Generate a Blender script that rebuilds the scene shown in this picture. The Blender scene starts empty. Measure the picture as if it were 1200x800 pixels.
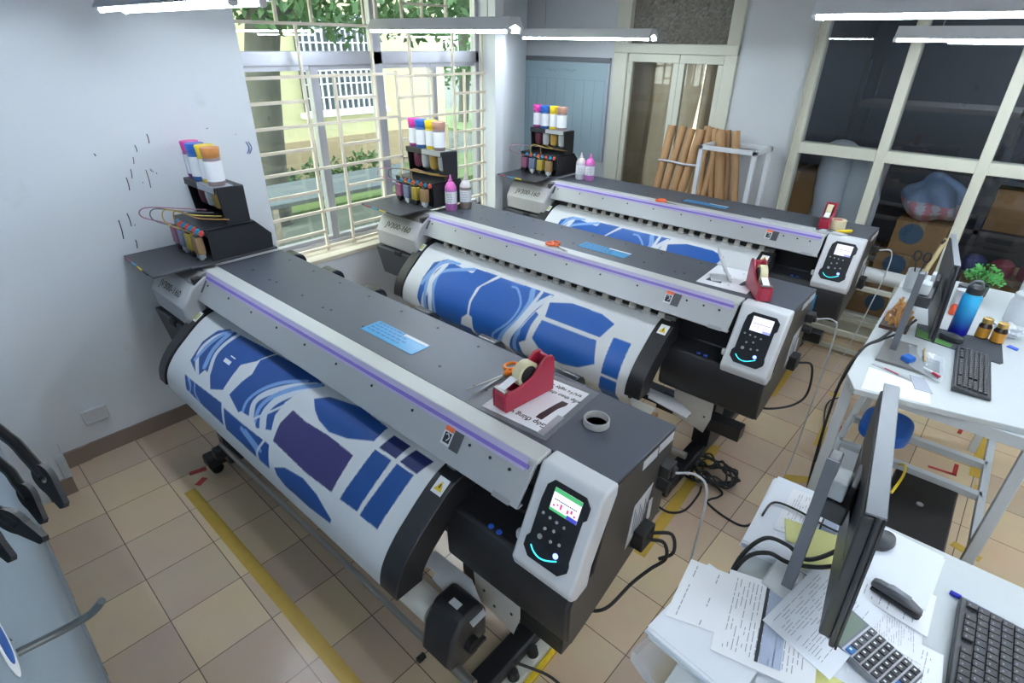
import bpy, bmesh, math, random
import numpy as np
from mathutils import Vector, Matrix
random.seed(7)
rng = np.random.default_rng(7)
C = bpy.context.scene.collection
SC = bpy.context.scene
PI = math.pi
LAMP, SKY, EXPO = 56.0, 36.0, 0.36

# ------------------------------------------------------------------ camera
F, PITCH, ROLL, YAW, HC = 650.0, math.radians(28.4), math.radians(-0.9), math.radians(130.85), 2.19
fw = np.array([math.cos(PITCH)*math.cos(YAW), math.cos(PITCH)*math.sin(YAW), -math.sin(PITCH)])
rt = np.cross(fw, [0, 0, 1]); rt /= np.linalg.norm(rt); dn = np.cross(fw, rt)
RT = math.cos(ROLL)*rt + math.sin(ROLL)*dn
DN = -math.sin(ROLL)*rt + math.cos(ROLL)*dn
CAM = np.array([0, 0, HC])
cd = bpy.data.cameras.new('camera'); cam = bpy.data.objects.new('camera', cd); C.objects.link(cam)
cam.matrix_world = Matrix(((RT[0], -DN[0], -fw[0], 0), (RT[1], -DN[1], -fw[1], 0), (RT[2], -DN[2], -fw[2], HC), (0, 0, 0, 1)))
cd.sensor_width = 36.0; cd.lens = F/1200*36; cd.clip_start = 0.02; cd.clip_end = 200
SC.camera = cam

def ray(px, py):
    return RT*(px-600)/F + DN*(py-400)/F + fw
def pz(px, py, z=0.0):      # point of the photo on the height z
    d = ray(px, py); p = CAM + d*(z-HC)/d[2]; return float(p[0]), float(p[1])
def pyy(px, py, y):
    d = ray(px, py); p = CAM + d*y/d[1]; return float(p[0]), float(p[2])
def pxx(px, py, x):
    d = ray(px, py); p = CAM + d*x/d[0]; return float(p[1]), float(p[2])

# ------------------------------------------------------------------ materials
def mat(name, col, rough=0.5, metal=0.0, emit=None, es=1.0, alpha=None, trans=0.0, spec=0.5, bump=None, vary=None):
    m = bpy.data.materials.new(name); m.use_nodes = True
    nt = m.node_tree; b = nt.nodes['Principled BSDF']
    b.inputs['Base Color'].default_value = (*col, 1)
    b.inputs['Roughness'].default_value = rough
    b.inputs['Metallic'].default_value = metal
    b.inputs['Specular IOR Level'].default_value = spec
    b.inputs['Transmission Weight'].default_value = trans
    if emit:
        b.inputs['Emission Color'].default_value = (*emit, 1); b.inputs['Emission Strength'].default_value = es
    if alpha is not None: b.inputs['Alpha'].default_value = alpha
    if vary:            # (scale, amount): soft unevenness of the colour itself
        tc = nt.nodes.new('ShaderNodeTexCoord'); n = nt.nodes.new('ShaderNodeTexNoise'); n.inputs['Scale'].default_value = vary[0]
        n.inputs['Detail'].default_value = 5
        nt.links.new(tc.outputs['Object'], n.inputs['Vector'])
        mx = nt.nodes.new('ShaderNodeMix'); mx.data_type = 'RGBA'
        mx.inputs[6].default_value = (*[c*(1-vary[1]) for c in col], 1); mx.inputs[7].default_value = (*[min(1, c*(1+vary[1])) for c in col], 1)
        nt.links.new(n.outputs['Fac'], mx.inputs[0]); nt.links.new(mx.outputs[2], b.inputs['Base Color'])
    if bump:
        tc = nt.nodes.new('ShaderNodeTexCoord'); n = nt.nodes.new('ShaderNodeTexNoise'); n.inputs['Scale'].default_value = bump[0]
        nt.links.new(tc.outputs['Object'], n.inputs['Vector'])
        bp = nt.nodes.new('ShaderNodeBump'); bp.inputs['Strength'].default_value = bump[1]; bp.inputs['Distance'].default_value = 0.01
        nt.links.new(n.outputs['Fac'], bp.inputs['Height']); nt.links.new(bp.outputs[0], b.inputs['Normal'])
    return m
def s(r, g, b):
    f = lambda v: ((v/255+0.055)/1.055)**2.4 if v > 10 else v/255/12.92
    return (f(r), f(g), f(b))
def pane(name, tint, refl=1.0, ior=1.5, rough=0.0):     # thin window glass: see-through plus a fresnel reflection
    m = bpy.data.materials.new(name); m.use_nodes = True; nt = m.node_tree; nt.nodes.clear()
    o = nt.nodes.new('ShaderNodeOutputMaterial'); t = nt.nodes.new('ShaderNodeBsdfTransparent'); g = nt.nodes.new('ShaderNodeBsdfGlossy')
    t.inputs[0].default_value = (*tint, 1); g.inputs['Roughness'].default_value = rough
    fr = nt.nodes.new('ShaderNodeFresnel')
    ge = nt.nodes.new('ShaderNodeNewGeometry'); mi_ = nt.nodes.new('ShaderNodeMix'); mi_.inputs[2].default_value = ior; mi_.inputs[3].default_value = 1/ior
    nt.links.new(ge.outputs['Backfacing'], mi_.inputs[0]); nt.links.new(mi_.outputs[0], fr.inputs[0])
    mu = nt.nodes.new('ShaderNodeMath'); mu.operation = 'MULTIPLY'; mu.inputs[1].default_value = refl; mu.use_clamp = True
    mx = nt.nodes.new('ShaderNodeMixShader')
    nt.links.new(fr.outputs[0], mu.inputs[0]); nt.links.new(mu.outputs[0], mx.inputs[0]); nt.links.new(t.outputs[0], mx.inputs[1]); nt.links.new(g.outputs[0], mx.inputs[2])
    nt.links.new(mx.outputs[0], o.inputs[0]); return m
def film(name, col, tr=0.5, rough=0.4):     # translucent plastic sheet
    m = bpy.data.materials.new(name); m.use_nodes = True; nt = m.node_tree; b = nt.nodes['Principled BSDF']
    b.inputs['Base Color'].default_value = (*col, 1); b.inputs['Roughness'].default_value = rough
    t = nt.nodes.new('ShaderNodeBsdfTransparent'); mx = nt.nodes.new('ShaderNodeMixShader'); mx.inputs[0].default_value = 1-tr
    nt.links.new(t.outputs[0], mx.inputs[1]); nt.links.new(b.outputs[0], mx.inputs[2])
    nt.links.new(mx.outputs[0], nt.nodes['Material Output'].inputs[0]); return m
def wallpaint(name, col, dirty):
    m = mat(name, col, 0.55, spec=0.3); nt = m.node_tree; b = nt.nodes['Principled BSDF']
    tc = nt.nodes.new('ShaderNodeTexCoord'); n = nt.nodes.new('ShaderNodeTexNoise'); n.inputs['Scale'].default_value = 3.2; n.inputs['Detail'].default_value = 6
    r = nt.nodes.new('ShaderNodeValToRGB'); r.color_ramp.elements[0].position = 0.66; r.color_ramp.elements[1].position = 0.82
    r.color_ramp.elements[0].color = (*col, 1); r.color_ramp.elements[1].color = (*dirty, 1)
    nt.links.new(tc.outputs['Object'], n.inputs['Vector']); nt.links.new(n.outputs['Fac'], r.inputs[0]); nt.links.new(r.outputs[0], b.inputs['Base Color'])
    return m

def floor_material():
    m = mat('floor_tiles', (0.4, 0.35, 0.3), 0.16, spec=0.45); nt = m.node_tree; b = nt.nodes['Principled BSDF']
    L = nt.links.new
    tc = nt.nodes.new('ShaderNodeTexCoord'); mp = nt.nodes.new('ShaderNodeMapping')
    mp.inputs['Rotation'].default_value = (0, 0, math.radians(1.35)); mp.inputs['Scale'].default_value = (1/0.3,)*3
    mp.inputs['Location'].default_value = (TX, TY, 0)
    L(tc.outputs['Object'], mp.inputs[0])
    fl = nt.nodes.new('ShaderNodeVectorMath'); fl.operation = 'FLOOR'; fr = nt.nodes.new('ShaderNodeVectorMath'); fr.operation = 'FRACTION'
    L(mp.outputs[0], fl.inputs[0]); L(mp.outputs[0], fr.inputs[0])
    wn = nt.nodes.new('ShaderNodeTexWhiteNoise'); L(fl.outputs[0], wn.inputs[0])
    rp = nt.nodes.new('ShaderNodeValToRGB'); cr = rp.color_ramp
    cr.elements[0].position = 0.0; cr.elements[0].color = (*s(196, 172, 150), 1)
    cr.elements[1].position = 1.0; cr.elements[1].color = (*s(214, 190, 158), 1)
    e = cr.elements.new(0.42); e.color = (*s(200, 176, 152), 1); e = cr.elements.new(0.5); e.color = (*s(211, 187, 156), 1)
    L(wn.outputs['Value'], rp.inputs[0])
    nz = nt.nodes.new('ShaderNodeTexNoise'); nz.inputs['Scale'].default_value = 1.5; nz.inputs['Detail'].default_value = 4; L(mp.outputs[0], nz.inputs['Vector'])
    mxn = nt.nodes.new('ShaderNodeMix'); mxn.data_type = 'RGBA'; mxn.blend_type = 'OVERLAY'; mxn.inputs[0].default_value = 0.12
    L(rp.outputs[0], mxn.inputs[6]); L(nz.outputs['Color'], mxn.inputs[7])
    # grout
    sp = nt.nodes.new('ShaderNodeSeparateXYZ'); L(fr.outputs[0], sp.inputs[0])
    def edge(sock):
        a = nt.nodes.new('ShaderNodeMath'); a.operation = 'SUBTRACT'; a.inputs[1].default_value = 0.5; L(sock, a.inputs[0])
        c = nt.nodes.new('ShaderNodeMath'); c.operation = 'ABSOLUTE'; L(a.outputs[0], c.inputs[0])
        d = nt.nodes.new('ShaderNodeMath'); d.operation = 'GREATER_THAN'; d.inputs[1].default_value = 0.4935; L(c.outputs[0], d.inputs[0]); return d.outputs[0]
    mxm = nt.nodes.new('ShaderNodeMath'); mxm.operation = 'MAXIMUM'; L(edge(sp.outputs[0]), mxm.inputs[0]); L(edge(sp.outputs[1]), mxm.inputs[1])
    mg = nt.nodes.new('ShaderNodeMix'); mg.data_type = 'RGBA'; mg.inputs[7].default_value = (*s(104, 92, 82), 1)
    L(mxm.outputs[0], mg.inputs[0]); L(mxn.outputs[2], mg.inputs[6]); L(mg.outputs[2], b.inputs['Base Color'])
    rg = nt.nodes.new('ShaderNodeMapRange'); rg.inputs[3].default_value = 0.17; rg.inputs[4].default_value = 0.30; L(nz.outputs['Fac'], rg.inputs[0]); L(rg.outputs[0], b.inputs['Roughness'])
    return m
# tile phase: one tile corner of the photo
_cx, _cy = pz(200, 727.5)
_a = math.radians(1.35)
_u = (_cx*math.cos(_a)-_cy*math.sin(_a))/0.3; _v = (_cx*math.sin(_a)+_cy*math.cos(_a))/0.3
TX, TY = -(_u-math.floor(_u)), -(_v-math.floor(_v))

def color_attr_material(name, attr, rough):
    m = mat(name, (1, 1, 1), rough, spec=0.35); nt = m.node_tree
    a = nt.nodes.new('ShaderNodeAttribute'); a.attribute_name = attr
    nt.links.new(a.outputs['Color'], nt.nodes['Principled BSDF'].inputs['Base Color']); return m

WHITE = mat('white_paint', s(214, 218, 224), 0.5)
M = dict(
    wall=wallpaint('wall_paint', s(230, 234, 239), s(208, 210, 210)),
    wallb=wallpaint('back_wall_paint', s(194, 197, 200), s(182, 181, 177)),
    ceil=mat('ceiling_paint', s(225, 225, 222), 0.7),
    skirt=mat('skirting_tile', s(132, 116, 104), 0.25, vary=(4, 0.12)),
    alu=mat('aluminium_frame', s(186, 187, 196), 0.35, 0.6),
    cream=mat('cream_painted_steel', s(232, 221, 202), 0.45),
    framew=mat('cream_white_frame', s(196, 196, 180), 0.5),
    dark=mat('dark_grey_plate', s(78, 82, 92), 0.42, 0.2, bump=(300, 0.04)),
    black=mat('black_plastic', s(36, 36, 39), 0.42),
    black2=mat('brown_black_side', s(58, 55, 53), 0.42),
    blackm=mat('black_metal', s(30, 31, 34), 0.4, 0.2),
    rubber=mat('black_rubber', s(24, 24, 25), 0.6),
    silver=mat('silver_cover', s(178, 180, 182), 0.4, 0.25),
    lgrey=mat('light_grey_plastic', s(190, 189, 190), 0.45),
    white=mat('white_plastic', s(216, 218, 222), 0.4),
    dgrey=mat('dark_grey_plastic', s(70, 71, 75), 0.45),
    violet=mat('violet_film', s(132, 112, 196), 0.25),
    lilac=mat('lilac_film', s(188, 180, 214), 0.25),
    steel=mat('steel_tube', s(150, 146, 140), 0.35, 0.8),
    screen=mat('screen_lit', (0.02, 0.02, 0.03), 0.2, emit=s(226, 228, 250), es=1.25),
    sgreen=mat('screen_green', (0.02, 0.02, 0.02), 0.2, emit=s(70, 176, 110), es=1.0),
    sred=mat('screen_red', (0.02, 0.02, 0.02), 0.2, emit=s(214, 60, 120), es=0.9),
    sblue=mat('screen_blue', (0.02, 0.02, 0.02), 0.2, emit=s(60, 70, 190), es=1.0),
    ledb=mat('blue_led', (0.1, 0.1, 0.3), 0.2, emit=s(120, 140, 255), es=3.0),
    ledc=mat('cyan_light_arc', (0.02, 0.2, 0.25), 0.2, emit=s(60, 220, 235), es=1.6),
    btn=mat('grey_button', s(165, 166, 168), 0.4),
    red=mat('crimson_plastic', s(160, 38, 62), 0.3),
    orange=mat('orange_plastic', s(246, 138, 30), 0.35),
    orange2=mat('orange_red_plastic', s(240, 110, 60), 0.35),
    yellow=mat('yellow_plastic', s(232, 200, 40), 0.4),
    tapey=mat('floor_tape_yellow', s(186, 152, 58), 0.45, vary=(20, 0.12)),
    taper=mat('floor_tape_red', s(176, 48, 46), 0.45),
    cardb=mat('brown_cardboard', s(158, 118, 74), 0.75, vary=(8, 0.08)),
    kraft=mat('kraft_tube', s(166, 128, 88), 0.65, vary=(6, 0.12)),
    paper=mat('white_paper', s(243, 244, 248), 0.7),
    paperb=mat('bluish_paper', s(234, 238, 246), 0.7),
    papery=mat('yellow_paper', s(226, 224, 150), 0.7),
    ink=mat('printed_grey_ink', s(120, 124, 136), 0.7),
    inkd=mat('printed_black_ink', s(40, 42, 50), 0.7),
    cyan=mat('cyan_label', s(40, 150, 205), 0.3),
    cyan2=mat('dark_cyan_print', s(20, 96, 160), 0.3),
    glassy=film('clear_plastic', s(230, 234, 238), 0.6, 0.15),
    masking=mat('masking_tape', s(224, 214, 176), 0.6),
    tblue=mat('pinch_clamp_blue', s(40, 150, 190), 0.35),
    tred=mat('pinch_clamp_red', s(210, 84, 76), 0.35),
    gold=mat('gold_ink_band', s(186, 150, 70), 0.5),
    desk=mat('white_desk_laminate', s(196, 202, 204), 0.4),
    legw=mat('white_desk_leg', s(196, 202, 206), 0.4),
    mon=mat('monitor_black', s(44, 46, 50), 0.38),
    mons=mat('monitor_grey_edge', s(104, 108, 114), 0.4, 0.3),
    blue=mat('blue_plastic', s(24, 92, 178), 0.45),
    pill=mat('amber_label', s(188, 132, 44), 0.4),
    pillcap=mat('gold_cap', s(196, 160, 90), 0.3, 0.6),
    brownglass=mat('dark_brown_bottle', s(44, 28, 18), 0.2),
    green=mat('plant_green', s(46, 130, 44), 0.5, vary=(30, 0.3)),
    greend=mat('green_pad_print', s(70, 120, 50), 0.7, vary=(60, 0.5)),
    pale=mat('pale_grey_plastic', s(196, 200, 204), 0.45),
    wood=mat('pale_wood', s(196, 178, 130), 0.5),
)

# ------------------------------------------------------------------ mesh helpers
def V(*a): return Vector(a)
def face(bm, pts, mi=0):
    vs = [bm.verts.new(p) for p in pts]
    try: f = bm.faces.new(vs)
    except ValueError: return
    f.material_index = mi; return f
def box(bm, x0, x1, y0, y1, z0, z1, mi=0, mtx=None):
    P = [V(x, y, z) for z in (z0, z1) for y in (y0, y1) for x in (x0, x1)]
    if mtx: P = [mtx @ p for p in P]
    vs = [bm.verts.new(p) for p in P]
    for q in ((0, 2, 3, 1), (4, 5, 7, 6), (0, 1, 5, 4), (2, 6, 7, 3), (0, 4, 6, 2), (1, 3, 7, 5)):
        f = bm.faces.new([vs[i] for i in q]); f.material_index = mi
def prism(bm, prof, a0, a1, axis='x', mi=0, mtx=None):   # closed 2D outline swept along an axis
    def mk(u, v, a):
        p = V(a, u, v) if axis == 'x' else V(u, a, v) if axis == 'y' else V(u, v, a)
        return mtx @ p if mtx else p
    A = [bm.verts.new(mk(u, v, a0)) for u, v in prof]; B = [bm.verts.new(mk(u, v, a1)) for u, v in prof]
    n = len(prof)
    for i in range(n):
        f = bm.faces.new((A[i], A[(i+1) % n], B[(i+1) % n], B[i])); f.material_index = mi
    f = bm.faces.new(A); f.material_index = mi; f = bm.faces.new(B[::-1]); f.material_index = mi
def cyl(bm, p0, p1, r0, r1=None, n=16, mi=0, caps=True):
    p0, p1 = Vector(p0), Vector(p1); r1 = r0 if r1 is None else r1
    d = (p1-p0).normalized(); a = d.orthogonal().normalized(); b = d.cross(a)
    A = [bm.verts.new(p0+(a*math.cos(2*PI*i/n)+b*math.sin(2*PI*i/n))*r0) for i in range(n)]
    B = [bm.verts.new(p1+(a*math.cos(2*PI*i/n)+b*math.sin(2*PI*i/n))*r1) for i in range(n)]
    for i in range(n):
        f = bm.faces.new((A[i], A[(i+1) % n], B[(i+1) % n], B[i])); f.material_index = mi
    if caps:
        f = bm.faces.new(A[::-1]); f.material_index = mi; f = bm.faces.new(B); f.material_index = mi
def lathe(bm, prof, c, n=24, mi=0, mtx=None, mis=None):
    rings = []
    for r, z in prof:
        ring = []
        for i in range(n):
            p = V(c[0]+r*math.cos(2*PI*i/n), c[1]+r*math.sin(2*PI*i/n), c[2]+z)
            ring.append(bm.verts.new(mtx @ p if mtx else p))
        rings.append(ring)
    for k in range(len(rings)-1):
        for i in range(n):
            f = bm.faces.new((rings[k][i], rings[k][(i+1) % n], rings[k+1][(i+1) % n], rings[k+1][i])); f.material_index = mis[k] if mis else mi
    if prof[0][0] > 1e-4: bm.faces.new(rings[0][::-1]).material_index = mis[0] if mis else mi
    if prof[-1][0] > 1e-4: bm.faces.new(rings[-1]).material_index = mis[-1] if mis else mi
def smooth_path(pts, n=8):
    P = [Vector(p) for p in pts]
    if len(P) < 3: return P
    Q = [P[0]*2-P[1]] + P + [P[-1]*2-P[-2]]; out = []
    for i in range(1, len(Q)-2):
        a, b, c, d = Q[i-1:i+3]
        for k in range(n):
            t = k/n
            out.append(0.5*((2*b)+(c-a)*t+(2*a-5*b+4*c-d)*t*t+(3*b-a-3*c+d)*t**3))
    out.append(P[-1]); return out
def tube(bm, pts, r, n=8, mi=0, sm=8):
    P = smooth_path(pts, sm) if sm else [Vector(p) for p in pts]
    d0 = (P[1]-P[0]).normalized(); a = d0.orthogonal().normalized(); rings = []
    for i, p in enumerate(P):
        d = (P[min(i+1, len(P)-1)]-P[max(i-1, 0)]).normalized()
        a = a-d*a.dot(d)
        a = a.normalized() if a.length > 1e-6 else d.orthogonal().normalized()
        b = d.cross(a)
        rings.append([bm.verts.new(p+(a*math.cos(2*PI*k/n)+b*math.sin(2*PI*k/n))*r) for k in range(n)])
    for i in range(len(rings)-1):
        for k in range(n):
            f = bm.faces.new((rings[i][k], rings[i][(k+1) % n], rings[i+1][(k+1) % n], rings[i+1][k])); f.material_index = mi
    bm.faces.new(rings[0][::-1]).material_index = mi; bm.faces.new(rings[-1]).material_index = mi
BM = bmesh.new
def obj(name, bm, mats, parent=None, bevel=0.0, smooth=35, seg=2, kind=None):
    me = bpy.data.meshes.new(name)
    bmesh.ops.recalc_face_normals(bm, faces=bm.faces[:])
    if parent is not None:
        off = Vector(parent['base']) if 'base' in parent.keys() else wloc(parent)
        bmesh.ops.translate(bm, verts=bm.verts[:], vec=-off)
    bm.to_mesh(me); bm.free()
    for m in (mats if isinstance(mats, (list, tuple)) else [mats]): me.materials.append(m)
    if smooth:
        me.polygons.foreach_set('use_smooth', [True]*len(me.polygons)); me.set_sharp_from_angle(angle=math.radians(smooth))
    o = bpy.data.objects.new(name, me); C.objects.link(o)
    if parent is not None: o.parent = parent
    if bevel:
        b = o.modifiers.new('bevel', 'BEVEL'); b.width = bevel; b.segments = seg; b.limit_method = 'ANGLE'; b.angle_limit = math.radians(40)
    if kind: o['kind'] = kind
    return o
def wloc(o):
    v = Vector((0, 0, 0))
    while o is not None: v = v+o.location; o = o.parent
    return v
def tag(o, label, cat, group=None, kind=None):
    o['label'] = label; o['category'] = cat
    if group: o['group'] = group
    if kind: o['kind'] = kind
    return o
def thing(name, label, cat, loc=(0, 0, 0), group=None):
    o = bpy.data.objects.new(name, None); C.objects.link(o); o.location = loc; o.empty_display_size = 0.05
    return tag(o, label, cat, group)
def struct(name, bm, mats, parent=None, **k):
    o = obj(name, bm, mats, parent, **k)
    if parent is None: o['kind'] = 'structure'
    return o
def copy_tree(o, parent=None):
    c = o.copy(); C.objects.link(c); c.parent = parent
    for ch in list(o.children): copy_tree(ch, c)
    return c
def text_bm(bm, txt, size, mtx, mi=0, align='CENTER', extrude=0.0, sx=1.0, shear=0.0, bold=0.0006):
    cu = bpy.data.curves.new('t', 'FONT'); cu.body = txt; cu.size = size; cu.align_x = align; cu.align_y = 'CENTER'; cu.extrude = extrude; cu.shear = shear; cu.offset = bold
    ob = bpy.data.objects.new('t', cu); C.objects.link(ob)
    dg = bpy.context.evaluated_depsgraph_get(); me = bpy.data.meshes.new_from_object(ob.evaluated_get(dg))
    bpy.data.objects.remove(ob); bpy.data.curves.remove(cu)
    me.transform(Matrix.Diagonal((sx, 1, 1, 1))); me.transform(mtx)
    n0 = len(bm.faces); bm.from_mesh(me); bm.faces.ensure_lookup_table()
    for f in bm.faces[n0:]: f.material_index = mi
    bpy.data.meshes.remove(me)
def frame(o, xd, yd):      # matrix with local x along xd, y along yd
    x = Vector(xd).normalized(); y = Vector(yd); y = (y-x*y.dot(x)).normalized(); z = x.cross(y)
    return Matrix(((x[0], y[0], z[0], o[0]), (x[1], y[1], z[1], o[1]), (x[2], y[2], z[2], o[2]), (0, 0, 0, 1)))
def rotz(c, a): return Matrix.Translation(c) @ Matrix.Rotation(a, 4, 'Z')

# ------------------------------------------------------------------ the setting
GX = -3.72
b = BM(); box(b, -4.6, 4.2, -1.6, 8.2, -0.12, 0)
struct('floor', b, floor_material(), smooth=0)
b = BM(); box(b, -4.6, 4.2, -1.6, 8.2, 2.95, 3.1); struct('ceiling', b, M['ceil'], smooth=0)
b = BM()
box(b, GX, -3.52, -1.5, 1.66, 0, 2.95); box(b, GX, -3.52, 1.66, 3.80, 0, 0.765); prism(b, [(-3.52, 3.80), (-3.52, 3.90), (-4.27, 5.10), (-4.27, 5.24), (-4.42, 5.24), (GX, 3.96), (GX, 3.80)], 0, 2.95, 'z')
box(b, GX, -3.52, 1.66, 3.80, 2.72, 2.95)
box(b, -3.52, -3.27, -0.12, 0.17, 0, 2.95)
wl = struct('wall_left', b, M['wall'], smooth=0)
# ink flicked on the wall
b = BM()
marks = [(172, 157, 175, 168, 2), (158, 170, 161, 178, 1.6), (156, 184, 157, 192, 1.4), (153, 198, 155, 209, 1.6), (148, 208, 152, 223, 2), (171, 199, 177, 220, 1.6),
         (149, 250, 154, 265, 2), (139, 258, 145, 280, 2.2), (159, 281, 161, 291, 1.8), (183, 202, 184, 204, 1.2), (167, 213, 168, 215, 1), (158, 262, 158, 265, 1), (276, 157, 277, 158, 1),
         (110, 180, 112, 183, 2), (242, 151, 244, 150, 1.2), (176, 198, 178, 201, 1.6), (179, 200, 180, 202, 1)]
for x0, y0, x1, y1, w in marks:
    a = pxx(x0, y0, -3.516); c = pxx(x1, y1, -3.516); m = ((a[0]+c[0])/2+0.0012*w, (a[1]+c[1])/2)
    P = [V(-3.518, *a), V(-3.518, *m), V(-3.518, *c)]; tube(b, P, 0.0012*w, 5)
obj('ink_splashes', b, mat('dried_ink', s(46, 38, 50), 0.6), wl)
b = BM()
for dx in (0, 3):
    P = [V(-3.518, *pxx(288+dx, 166, -3.516)), V(-3.518, *pxx(292+dx, 173, -3.516)), V(-3.518, *pxx(290+dx, 180, -3.516))]; tube(b, P, 0.0025, 5)
obj('blue_scribble', b, mat('blue_marker', s(60, 90, 170), 0.6), wl)
b = BM(); box(b, -3.521, -3.508, 0.30, 1.7, 0, 0.10); box(b, -3.521, -3.500, 0.17, 0.30, 0, 0.10); box(b, -3.275, -3.255, 0.05, 0.17, 0, 0.10); box(b, -3.53, -3.508, 1.7, 3.90, 0, 0.1)
struct('baseboard_left', b, M['skirt'], smooth=0)
# broken plaster edge of the pier foot
b = BM(); prism(b, [(-3.30, 0.10), (-3.262, 0.10), (-3.258, 0.19), (-3.262, 0.24), (-3.30, 0.3)], 0.14, 0.176, 'y'); obj('plaster_edge', b, M['wallb'], wl)
# partition beside the camera, foot chipped
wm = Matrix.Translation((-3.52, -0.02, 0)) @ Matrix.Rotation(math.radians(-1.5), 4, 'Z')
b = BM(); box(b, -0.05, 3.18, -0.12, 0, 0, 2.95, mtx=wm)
wf = struct('wall_front', b, mat('partition_blue_grey', s(150, 166, 178), .5), smooth=0)  # one even blue-grey, darker than the other room walls
b = BM()
for i in range(26):
    x = 0.2+i*0.09+rng.uniform(-.03, .03); box(b, x, x+rng.uniform(.02, .07), -0.003, rng.uniform(.002, .006), 0, rng.uniform(.004, .03), mtx=wm)
obj('chipped_plaster', b, mat('bare_plaster', s(150, 138, 112), 0.9), wf, smooth=0)
b = BM(); prism(b, [(0, 0), (3.18, 0), (3.18, .18), (0, .18)], 0, 0.004, 'y', mtx=wm @ Matrix.Rotation(0, 4, 'Z'))
struct('baseboard_front', b, mat('painted_band', s(160, 176, 190), 0.5), smooth=0)
b = BM(); box(b, -0.45, 4.2, -1.6, -1.5, 0, 2.95); box(b, 4.1, 4.2, -1.6, 8.2, 0, 2.95); box(b, -0.55, -0.45, -1.6, -0.2, 0, 2.95); struct('wall_right', b, M['wall'], smooth=0)
# wall socket
t = pxx(111, 484, -3.52); b = BM(); box(b, -3.52, -3.495, t[0]-0.06, t[0]+0.06, t[1]-0.045, t[1]+0.045)
so = obj('wall_socket', b, M['white'], bevel=0.006); tag(so, 'small white blank socket cover low on the stained left wall', 'socket')

# ---- window with grille (daylight side)
b = BM(); box(b, -3.74, -3.512, 1.662, 3.798, 0.766, 0.795); sill = struct('window_sill', b, mat('sill_cream', s(226, 216, 196), 0.6, vary=(9, .1)), bevel=0.004)
win = bpy.data.objects.new('window_1', None); C.objects.link(win); win.location = (GX, 2.73, 0.8); win['kind'] = 'structure'
b = BM(); XF0, XF1 = GX-0.05, GX+0.01
box(b, XF0, XF1, 1.66, 3.80, 2.03, 2.115); box(b, XF0, XF1, 1.66, 3.80, 0.795, 0.84); box(b, XF0, XF1, 1.66, 1.70, 0.8, 2.72); box(b, XF0, XF1, 3.76, 3.80, 0.8, 2.72)
box(b, XF0, XF1, 2.715, 2.79, 0.8, 2.72); box(b, XF0, XF1, 1.66, 3.80, 2.68, 2.72)
obj('window_frame', b, M['alu'], win, bevel=0.003)
b = BM()
for y in (2.235, 3.30):
    box(b, XF0-0.015, XF1-0.02, y-0.03, y+0.03, 0.83, 2.04)
for y0, y1 in ((1.70, 2.21), (2.26, 2.72), (2.79, 3.27), (3.33, 3.76)):
    box(b, XF0-0.01, XF1-0.025, y0, y1, 0.83, 0.865); box(b, XF0-0.01, XF1-0.025, y0, y1, 2.0, 2.035)
obj('sash', b, M['alu'], win, bevel=0.002)
b = BM()
for y0, y1 in ((1.70, 2.22), (2.25, 2.72), (2.79, 3.29), (3.31, 3.76)): box(b, GX-0.035, GX-0.031, y0, y1, 0.86, 2.01)
for y0, y1 in ((1.70, 2.715), (2.79, 3.76)): box(b, GX-0.025, GX-0.021, y0, y1, 2.11, 2.69)
obj('pane', b, pane('window_glass', (0.90, 0.95, 0.92), 1.0), win, smooth=0)
b = BM(); GB = GX+0.075; r = 0.0095
zs = [0.825, 0.945, 1.09, 1.235, 1.385, 1.525, 1.675, 1.825, 1.97]
def bar(y0, z0, y1, z1, rr=r, x=GB):
    w = rr
    if abs(y1-y0) > abs(z1-z0): box(b, x-w, x+w, y0, y1, z0-w, z0+w)
    else: box(b, x-w-.004, x+w-.004, y0-w, y0+w, z0, z1)
posts = [1.68, 2.10, 2.33, 2.66, 2.86, 3.00, 3.20, 3.44, 3.56, 3.77]
for y in posts: bar(y, 0.80, y, 1.985)
for k, z in enumerate(zs):
    bar(1.66, z, 2.10, z)
    if k % 2 == 0: bar(2.10, z, 2.33, z)
    bar(2.33, z, 2.66, z)
    if k % 2 == 0: bar(2.66, z, 2.86, z)
    bar(2.86, z-0.02, 3.20, z-0.02); bar(3.44, z-0.02, 3.80, z-0.02)
    if k % 2 == 0: bar(3.20, z-0.02, 3.44, z-0.02)
for y in (2.10, 2.66, 3.00, 3.44, 3.77): bar(y, 1.97, y, 2.27, 0.009)
for y in (1.98, 2.22, 2.62, 2.72, 2.95, 3.14, 3.38): bar(y, 2.27, y, 2.75, 0.009)
bar(1.66, 2.27, 3.80, 2.27, 0.009); bar(1.66, 2.45, 2.0, 2.45, 0.006); bar(2.95, 2.42, 3.4, 2.42, 0.008)
obj('grille', b, M['cream'], win, smooth=0)

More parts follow.
